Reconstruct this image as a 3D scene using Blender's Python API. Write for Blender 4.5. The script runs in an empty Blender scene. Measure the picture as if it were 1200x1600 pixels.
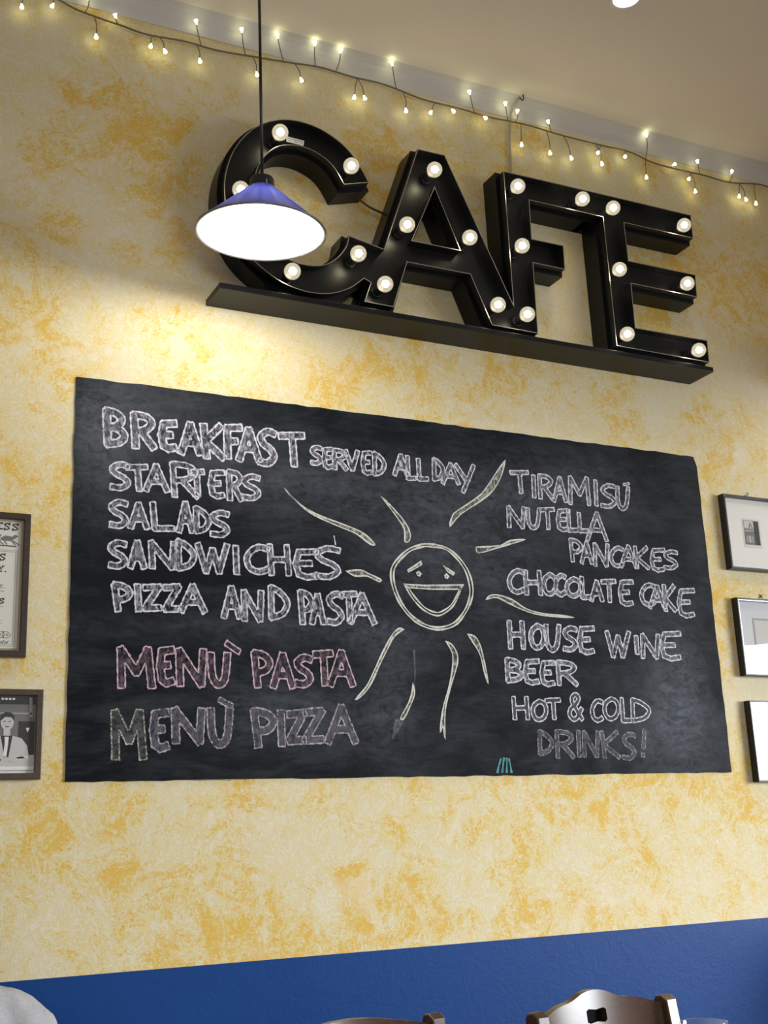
import bpy, bmesh, math, random
import numpy as np
from mathutils import Vector, Matrix
random.seed(7)
S = bpy.context.scene
COL = S.collection
PI = math.pi
BASE = {}      # where each thing's Empty stands

# ---------------------------------------------------------------- camera
def setup_camera():
    f, yaw, pitch, roll = 1896.9, 0.4702, 0.2678, -0.0423
    fw = Vector((math.sin(yaw)*math.cos(pitch), math.cos(yaw)*math.cos(pitch), math.sin(pitch)))
    r0 = Vector((math.cos(yaw), -math.sin(yaw), 0)); u0 = r0.cross(fw)
    r = math.cos(roll)*r0 + math.sin(roll)*u0
    u = -math.sin(roll)*r0 + math.cos(roll)*u0
    cd = bpy.data.cameras.new('camera'); co = bpy.data.objects.new('camera', cd); COL.objects.link(co)
    m = Matrix((r, u, -fw)).transposed().to_4x4(); m.translation = Vector((-0.6785, -3.192, 1.25))
    co.matrix_world = m
    cd.sensor_fit = 'VERTICAL'; cd.sensor_height = 36.0; cd.lens = 36.0*f/1600.0
    cd.clip_start = 0.05
    S.camera = co
setup_camera()

# ---------------------------------------------------------------- world, daylight, exposure
S.view_settings.view_transform = 'Standard'; S.view_settings.look = 'None'
S.view_settings.gamma = 1.0; S.view_settings.use_curve_mapping = False
S.view_settings.exposure = 0.0
W = bpy.data.worlds.new('room_ambience'); S.world = W; W.use_nodes = True
W.node_tree.nodes['Background'].inputs[0].default_value = (1.0, 0.93, 0.84, 1)
W.node_tree.nodes['Background'].inputs[1].default_value = 0.32

def area(name, loc, aim, sx, sy, power, col, spread=180):
    l = bpy.data.lights.new(name, 'AREA'); l.shape = 'RECTANGLE'; l.size = sx; l.size_y = sy
    l.energy = power; l.color = col; l.spread = math.radians(spread)
    o = bpy.data.objects.new(name, l); COL.objects.link(o); o.location = loc
    o.rotation_euler = (Vector(aim)-Vector(loc)).to_track_quat('-Z', 'Y').to_euler()
    return o
# daylight entering by the street window in the right-hand wall
area('daylight', (5.98, -3.75, 1.72), (1.0, 0.0, .25), 2.6, 1.75, 69, (0.90, 0.95, 1.0), 62)
# weak cool fill from behind the camera; no opening is modelled there
area('rear_fill', (-1.2, -6.4, 1.6), (0.9, 0, 1.35), 2.2, 2.0, 12, (0.95, 0.97, 1.0), 75)

# ---------------------------------------------------------------- node helpers
def mat(name, col=(.5,.5,.5), rough=.5, metal=0., spec=.5, **k):
    m = bpy.data.materials.new(name); m.use_nodes = True
    b = m.node_tree.nodes['Principled BSDF']
    b.inputs['Base Color'].default_value = (*col, 1); b.inputs['Roughness'].default_value = rough
    b.inputs['Metallic'].default_value = metal; b.inputs['Specular IOR Level'].default_value = spec
    for a, v in k.items(): b.inputs[a].default_value = v
    return m
class N:
    def __init__(s, m): s.m = m; s.t = m.node_tree; s.b = s.t.nodes.get('Principled BSDF'); s.o = s.t.nodes.get('Material Output')
    def n(s, ty, **k):
        x = s.t.nodes.new(ty)
        for a, v in k.items(): setattr(x, a, v)
        return x
    def l(s, a, b): s.t.links.new(a, b)
    def coord(s, scale=(1,1,1), kind='Object', rot=(0,0,0)):
        c = s.n('ShaderNodeTexCoord'); mp = s.n('ShaderNodeMapping'); mp.inputs['Scale'].default_value = scale
        mp.inputs['Rotation'].default_value = rot
        s.l(c.outputs[kind], mp.inputs[0]); return mp.outputs[0]
    def noise(s, v, scale, detail=4, rough=.5, dist=0.):
        x = s.n('ShaderNodeTexNoise'); s.l(v, x.inputs['Vector'])
        x.inputs['Scale'].default_value = scale; x.inputs['Detail'].default_value = detail
        x.inputs['Roughness'].default_value = rough; x.inputs['Distortion'].default_value = dist
        return x.outputs['Fac']
    def ramp(s, v, *pts):
        x = s.n('ShaderNodeValToRGB'); e = x.color_ramp.elements
        while len(e) < len(pts): e.new(.5)
        for i, (p, c) in enumerate(pts):
            e[i].position = p; e[i].color = (*c, 1) if isinstance(c, tuple) else (c, c, c, 1)
        s.l(v, x.inputs[0]); return x.outputs[0]
    def math(s, op, a, b=None, c=None):
        x = s.n('ShaderNodeMath', operation=op)
        for i, q in enumerate((a, b, c)):
            if q is None: continue
            if isinstance(q, (int, float)): x.inputs[i].default_value = q
            else: s.l(q, x.inputs[i])
        return x.outputs[0]
    def mix(s, f, a, b):
        x = s.n('ShaderNodeMix', data_type='RGBA')
        for i, q in ((0, f), (6, a), (7, b)):
            if isinstance(q, tuple): x.inputs[i].default_value = (*q, 1)
            elif isinstance(q, (int, float)): x.inputs[i].default_value = q
            else: s.l(q, x.inputs[i])
        return x.outputs[2]
    def bump(s, h, strength=.2, dist=.01):
        x = s.n('ShaderNodeBump'); x.inputs['Strength'].default_value = strength; x.inputs['Distance'].default_value = dist
        s.l(h, x.inputs['Height']); s.l(x.outputs[0], s.b.inputs['Normal'])

def m_wall():
    m = mat('sponged_yellow_plaster', rough=.75, spec=.25); k = N(m); v = k.coord()
    big = k.noise(v, 2.6, 3, .55, .4); mid = k.noise(v, 10.5, 10, .80, .8); fine = k.noise(v, 62, 6, .7, 2.2)
    veins = k.noise(v, 24, 4, .6, 3.2)
    s1 = k.math('ADD', k.math('MULTIPLY', big, .40), k.math('MULTIPLY', mid, .60))
    s2 = k.math('ADD', s1, k.math('MULTIPLY', k.math('SUBTRACT', fine, .5), .50))
    blot = k.ramp(s2, (.525, 0.), (.588, 1.))
    wash = k.ramp(k.math('ADD', s1, k.math('MULTIPLY', k.math('SUBTRACT', veins, .5), .55)), (.42, 0.), (.62, 1.))
    col = k.mix(wash, (.72, .655, .47), (.72, .575, .22))
    vein = k.ramp(k.math('ABSOLUTE', k.math('SUBTRACT', veins, .5)), (.0, 1.), (.035, 0.))
    col = k.mix(k.math('MULTIPLY', vein, .42), col, (.60, .45, .17))
    col = k.mix(k.math('MULTIPLY', blot, .80), col, (.70, .42, .045))
    pale = k.ramp(k.noise(v, 5.2, 6, .65, .8), (.56, 0.), (.66, 1.))
    col = k.mix(k.math('MULTIPLY', pale, .45), col, (.77, .725, .60))
    k.l(col, k.b.inputs['Base Color'])
    k.bump(k.math('ADD', fine, k.math('MULTIPLY', k.noise(v, 160, 3), .4)), .34, .004)
    return m
def m_blue():
    m = mat('blue_gloss_wall_paint', (.030, .098, .36), .45, spec=.14); k = N(m); v = k.coord()
    k.l(k.mix(k.noise(v, 3, 5, .6), (.0055, .042, .178), (.009, .056, .222)), k.b.inputs['Base Color'])
    k.bump(k.math('ADD', k.noise(v, 34, 5, .6, .7), k.math('MULTIPLY', k.noise(v, 110, 3), .4)), .16, .005)
    return m
def m_ceiling():
    m = mat('ceiling_paint', (.74, .70, .64), .85, spec=.2); k = N(m); v = k.coord()
    k.l(k.mix(k.noise(v, 1.2, 4, .6), (.80, .76, .70), (.85, .81, .75)), k.b.inputs['Base Color'])
    k.bump(k.noise(v, 60, 4), .06, .003); return m
def m_board():
    m = mat('chalkboard_paint', (.02, .022, .025), .5, spec=.075); k = N(m); v = k.coord()
    a = k.noise(k.coord((2.2, 1, 7), rot=(0, .25, 0)), 1.6, 8, .68, .7)
    b = k.noise(v, 2.4, 5, .6, .5); c = k.noise(k.coord((4, 1, 40), rot=(0, -.5, 0)), 3, 6, .7, .4)
    s = k.math('ADD', k.math('MULTIPLY', a, .5), k.math('ADD', k.math('MULTIPLY', b, .32), k.math('MULTIPLY', c, .18)))
    d = k.ramp(s, (.47, 0.), (.66, 1.))
    # dusty patches of wiped chalk; top-left and lower-right ones also paint reflected sheen
    sp = k.n('ShaderNodeSeparateXYZ'); k.l(k.coord(), sp.inputs[0])
    def blob(x, z, rx, rz):
        dx = k.math('DIVIDE', k.math('SUBTRACT', sp.outputs[0], x), rx); dz = k.math('DIVIDE', k.math('SUBTRACT', sp.outputs[2], z), rz)
        q = k.math('ADD', k.math('MULTIPLY', dx, dx), k.math('MULTIPLY', dz, dz))
        return k.math('MULTIPLY', k.math('POWER', 2.718, k.math('MULTIPLY', q, -1.)), 1.)
    tot = None
    for (x, z, rx, rz, w) in DUST_SHEEN:
        g = k.math('MULTIPLY', blob(x, z, rx, rz), w); tot = g if tot is None else k.math('ADD', tot, g)
    grain = k.ramp(k.noise(k.coord((1, 1, 1.6), rot=(0, .9, 0)), 22, 7, .75, 1.0), (.36, .15), (.7, 1.))
    tot = k.math('MULTIPLY', k.math('MULTIPLY', tot, grain), 2.2)
    dust_sheen = k.math('MINIMUM', k.math('ADD', k.math('MULTIPLY', d, .30), tot), 1.)
    dust_sheen = k.math('MAXIMUM', dust_sheen, 0.)
    k.l(k.mix(dust_sheen, (.0050, .0066, .0092), (.100, .110, .130)), k.b.inputs['Base Color'])
    k.l(k.ramp(k.noise(v, 9, 5, .6), (.35, .50), (.65, .64)), k.b.inputs['Roughness'])
    k.bump(k.math('ADD', k.noise(v, 26, 5, .6, .6), k.math('MULTIPLY', k.noise(v, 90, 3), .35)), .16, .006)
    return m
def m_chalk(name, col, lo, hi, amax, scale=170, hatch=False):
    m = bpy.data.materials.new(name); m.use_nodes = True; k = N(m); t = k.t
    k.b.inputs['Base Color'].default_value = (*col, 1); k.b.inputs['Roughness'].default_value = 1; k.b.inputs['Specular IOR Level'].default_value = 0
    f = k.noise(k.coord((1, 1, .32), rot=(0, .75, 0)) if hatch else k.coord((1, 1, 1)), scale, 6, .75, .6)
    f2 = k.noise(k.coord((1, 1, 1)), 38, 4, .6, 1.2)
    r = k.ramp(k.math('ADD', k.math('MULTIPLY', f, .6), k.math('MULTIPLY', f2, .4)), (lo, 0.), (hi, amax))
    tr = k.n('ShaderNodeBsdfTransparent'); mx = k.n('ShaderNodeMixShader')
    k.l(r, mx.inputs[0]); k.l(tr.outputs[0], mx.inputs[1]); k.l(k.b.outputs[0], mx.inputs[2]); k.l(mx.outputs[0], k.o.inputs[0])
    return m
def m_emit(name, col, st):
    m = bpy.data.materials.new(name); m.use_nodes = True; k = N(m)
    e = k.n('ShaderNodeEmission'); e.inputs[0].default_value = (*col, 1); e.inputs[1].default_value = st
    k.l(e.outputs[0], k.o.inputs[0]); return m
def m_translucent(name, col, tcol, f, rough=.3):
    m = mat(name, col, rough); k = N(m); t = k.n('ShaderNodeBsdfTranslucent'); t.inputs[0].default_value = (*tcol, 1)
    mx = k.n('ShaderNodeMixShader'); mx.inputs[0].default_value = f
    k.l(k.b.outputs[0], mx.inputs[1]); k.l(t.outputs[0], mx.inputs[2]); k.l(mx.outputs[0], k.o.inputs[0]); return m
def m_glass(name, tint=(1, 1, 1), opacity=.12, rough=.02, body=(.9, .85, .7)):
    # thin glass: transparent body with a real glossy coat
    m = bpy.data.materials.new(name); m.use_nodes = True; k = N(m)
    tr = k.n('ShaderNodeBsdfTransparent'); tr.inputs[0].default_value = (*tint, 1)
    tl = k.n('ShaderNodeBsdfTranslucent'); tl.inputs[0].default_value = (*body, 1)
    mx0 = k.n('ShaderNodeMixShader'); mx0.inputs[0].default_value = opacity
    k.l(tr.outputs[0], mx0.inputs[1]); k.l(tl.outputs[0], mx0.inputs[2])
    g = k.n('ShaderNodeBsdfGlossy'); g.inputs['Roughness'].default_value = rough
    fr = k.n('ShaderNodeFresnel'); ge = k.n('ShaderNodeNewGeometry')
    k.l(k.math('SUBTRACT', 1.5, k.math('MULTIPLY', ge.outputs['Backfacing'], .8333)), fr.inputs[0])
    mx = k.n('ShaderNodeMixShader'); k.l(k.math('MULTIPLY', fr.outputs[0], k.math('SUBTRACT', 1., ge.outputs['Backfacing'])), mx.inputs[0]); k.l(mx0.outputs[0], mx.inputs[1]); k.l(g.outputs[0], mx.inputs[2])
    k.l(mx.outputs[0], k.o.inputs[0]); return m
def m_wood(name, a, b, rough=.3, scale=(2, 14, 14), coat=.1):
    m = mat(name, a, rough); k = N(m); v = k.coord(scale)
    k.l(k.mix(k.ramp(k.noise(v, 5, 7, .65, 1.2), (.35, 0.), (.65, 1.)), a, b), k.b.inputs['Base Color'])
    k.b.inputs['Coat Weight'].default_value = coat; k.b.inputs['Coat Roughness'].default_value = .18
    return m

# ---------------------------------------------------------------- mesh helpers
class MB:
    def __init__(s): s.v = []; s.f = []; s.m = []
    def add(s, v, f, mi=0):
        o = len(s.v); s.v += [tuple(p) for p in v]; s.f += [tuple(i+o for i in q) for q in f]; s.m += [mi]*len(f); return s
    def box(s, c, d, mi=0, rot=None):
        vs = [Vector((x*d[0]/2, y*d[1]/2, z*d[2]/2)) for x in (-1, 1) for y in (-1, 1) for z in (-1, 1)]
        if rot is not None: vs = [rot @ p for p in vs]
        return s.add([p+Vector(c) for p in vs], [(0,1,3,2),(4,6,7,5),(0,4,5,1),(2,3,7,6),(0,2,6,4),(1,5,7,3)], mi)
    def tube(s, pts, r, seg=8, mi=0, cap=True):
        pts = [Vector(p) for p in pts]; n = len(pts); rs = r if isinstance(r, (list, tuple)) else [r]*n
        V = []; up = None
        for i, p in enumerate(pts):
            t = (pts[min(i+1, n-1)]-pts[max(i-1, 0)]).normalized()
            if up is None: up = Vector((0, 0, 1)) if abs(t.z) < .9 else Vector((1, 0, 0))
            a = t.cross(up)
            if a.length < 1e-5: a = t.orthogonal()
            a.normalize(); up = a.cross(t).normalized()
            for j in range(seg):
                q = 2*PI*j/seg; V.append(p+rs[i]*(math.cos(q)*a+math.sin(q)*up))
        F = [(i*seg+j, i*seg+(j+1) % seg, (i+1)*seg+(j+1) % seg, (i+1)*seg+j) for i in range(n-1) for j in range(seg)]
        if cap: F += [tuple(range(seg))[::-1], tuple((n-1)*seg+j for j in range(seg))]
        return s.add(V, F, mi)
    def lathe(s, prof, c=(0, 0, 0), axis='z', seg=32, mi=0):
        # prof: (radius, height) pairs
        V = []; F = []; rings = []
        for (r, h) in prof:
            if r < 1e-6:
                rings.append([len(V)]); V.append((0, 0, h))
            else:
                rings.append(list(range(len(V), len(V)+seg)))
                V += [(r*math.cos(2*PI*j/seg), r*math.sin(2*PI*j/seg), h) for j in range(seg)]
        for a, b in zip(rings, rings[1:]):
            for j in range(seg):
                k = (j+1) % seg
                if len(a) == 1 and len(b) == 1: continue
                if len(a) == 1: F.append((a[0], b[k], b[j]))
                elif len(b) == 1: F.append((a[j], a[k], b[0]))
                else: F.append((a[j], a[k], b[k], b[j]))
        if axis == '-y': V = [(x, -z, y) for x, y, z in V]
        return s.add([(x+c[0], y+c[1], z+c[2]) for x, y, z in V], F, mi)
    def mesh(s, me, mi=0, M=None):
        vs = [(M @ v.co if M else v.co.copy()) for v in me.vertices]
        return s.add(vs, [tuple(p.vertices) for p in me.polygons], mi)
    def loops(s, loops, y0, y1, mi=0, bev=0.):
        # filled outline(s) in the wall's x-z plane, from y0 back to y1 (holes allowed)
        cu = bpy.data.curves.new('outline', 'CURVE'); cu.dimensions = '2D'; cu.fill_mode = 'BOTH'
        cu.extrude = max(abs(y1-y0)/2-bev, 1e-5); cu.bevel_depth = bev; cu.bevel_resolution = 1
        if bev: cu.offset = -bev
        for lp in loops:
            sp = cu.splines.new('POLY'); sp.points.add(len(lp)-1); sp.use_cyclic_u = True
            for q, (x, z) in zip(sp.points, lp): q.co = (x, z, 0, 1)
        o = bpy.data.objects.new('outline', cu); COL.objects.link(o)
        dg = bpy.context.evaluated_depsgraph_get(); me = o.evaluated_get(dg).to_mesh()
        yc = (y0+y1)/2
        s.add([(v.co.x, yc-v.co.z, v.co.y) for v in me.vertices], [tuple(p.vertices) for p in me.polygons], mi)
        o.evaluated_get(dg).to_mesh_clear(); bpy.data.objects.remove(o); bpy.data.curves.remove(cu); return s
    def xf(s, M): s.v = [tuple(M @ Vector(p)) for p in s.v]; return s
    def build(s, name, mats, parent=None, smooth=False, bevel=0., weld=True, world=True):
        me = bpy.data.meshes.new(name); me.from_pydata(s.v, [], s.f)
        for m in (mats if isinstance(mats, (list, tuple)) else [mats]): me.materials.append(m)
        for p, i in zip(me.polygons, s.m): p.material_index = i; p.use_smooth = bool(smooth)
        me.update(); o = bpy.data.objects.new(name, me); COL.objects.link(o)
        bm = bmesh.new(); bm.from_mesh(me)
        if weld: bmesh.ops.remove_doubles(bm, verts=bm.verts, dist=1e-6)
        bmesh.ops.recalc_face_normals(bm, faces=bm.faces); bm.to_mesh(me); bm.free()
        if parent is not None:
            o.parent = parent
            if world and parent.name in BASE: o.matrix_parent_inverse = BASE[parent.name].inverted()
        if bevel:
            b = o.modifiers.new('bevel', 'BEVEL'); b.width = bevel; b.segments = 2; b.limit_method = 'ANGLE'; b.angle_limit = math.radians(50)
        if smooth == 'auto':
            e = o.modifiers.new('split', 'EDGE_SPLIT'); e.split_angle = math.radians(38)
        return o
def tag(o, label=None, cat=None, group=None, kind=None):
    for a, v in (('label', label), ('category', cat), ('group', group), ('kind', kind)):
        if v: o[a] = v
    return o
def empty(name, loc, label, cat, group=None, rz=0.):
    o = bpy.data.objects.new(name, None); COL.objects.link(o); o.location = loc; o.rotation_euler = (0, 0, rz)
    o.empty_display_size = .05
    BASE[o.name] = Matrix.Translation(Vector(loc)) @ Matrix.Rotation(rz, 4, 'Z')
    return tag(o, label, cat, group)
def catmull(pts, n=6, closed=False):
    P = [np.array(p, float) for p in pts]; out = []; L = len(P)
    for i in range(L if closed else L-1):
        if closed: a, b, c, d = P[i-1], P[i], P[(i+1) % L], P[(i+2) % L]
        else: a, b, c, d = P[max(i-1, 0)], P[i], P[i+1], P[min(i+2, L-1)]
        for k in range(n):
            t = k/n; out.append(tuple(.5*((2*b)+(c-a)*t+(2*a-5*b+4*c-d)*t*t+(3*b-a-3*c+d)*t**3)))
    if not closed: out.append(tuple(P[-1]))
    return out
def offset(poly, d):
    P = [Vector(p) for p in poly]; n = len(P)
    ar = sum(P[i].x*P[(i+1) % n].y-P[(i+1) % n].x*P[i].y for i in range(n)); sg = 1 if ar > 0 else -1
    out = []
    for i in range(n):
        a = (P[i]-P[i-1]).normalized(); b = (P[(i+1) % n]-P[i]).normalized()
        na = Vector((a.y, -a.x))*sg; nb = Vector((b.y, -b.x))*sg
        m = (na+nb); m = m.normalized() if m.length > 1e-6 else na
        k = d/max(m.dot(na), .35); out.append(tuple(P[i]+m*k))
    return out
def ribbon2(path, w, closed=False):
    # left and right offset points of a path
    P = [Vector(p) for p in path]; n = len(P); L = []; R = []
    for i in range(n):
        if closed: a, b = P[i]-P[i-1], P[(i+1) % n]-P[i]
        else: a = P[i]-P[i-1] if i else P[1]-P[0]; b = P[i+1]-P[i] if i < n-1 else P[-1]-P[-2]
        a = a.normalized(); b = b.normalized(); na = Vector((-a.y, a.x)); nb = Vector((-b.y, b.x)); m = na+nb
        m = m.normalized() if m.length > 1e-6 else na
        k = (w[i] if isinstance(w, list) else w)/2/max(m.dot(na), .5)
        L.append(P[i]+m*k); R.append(P[i]-m*k)
    return L, R

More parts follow.
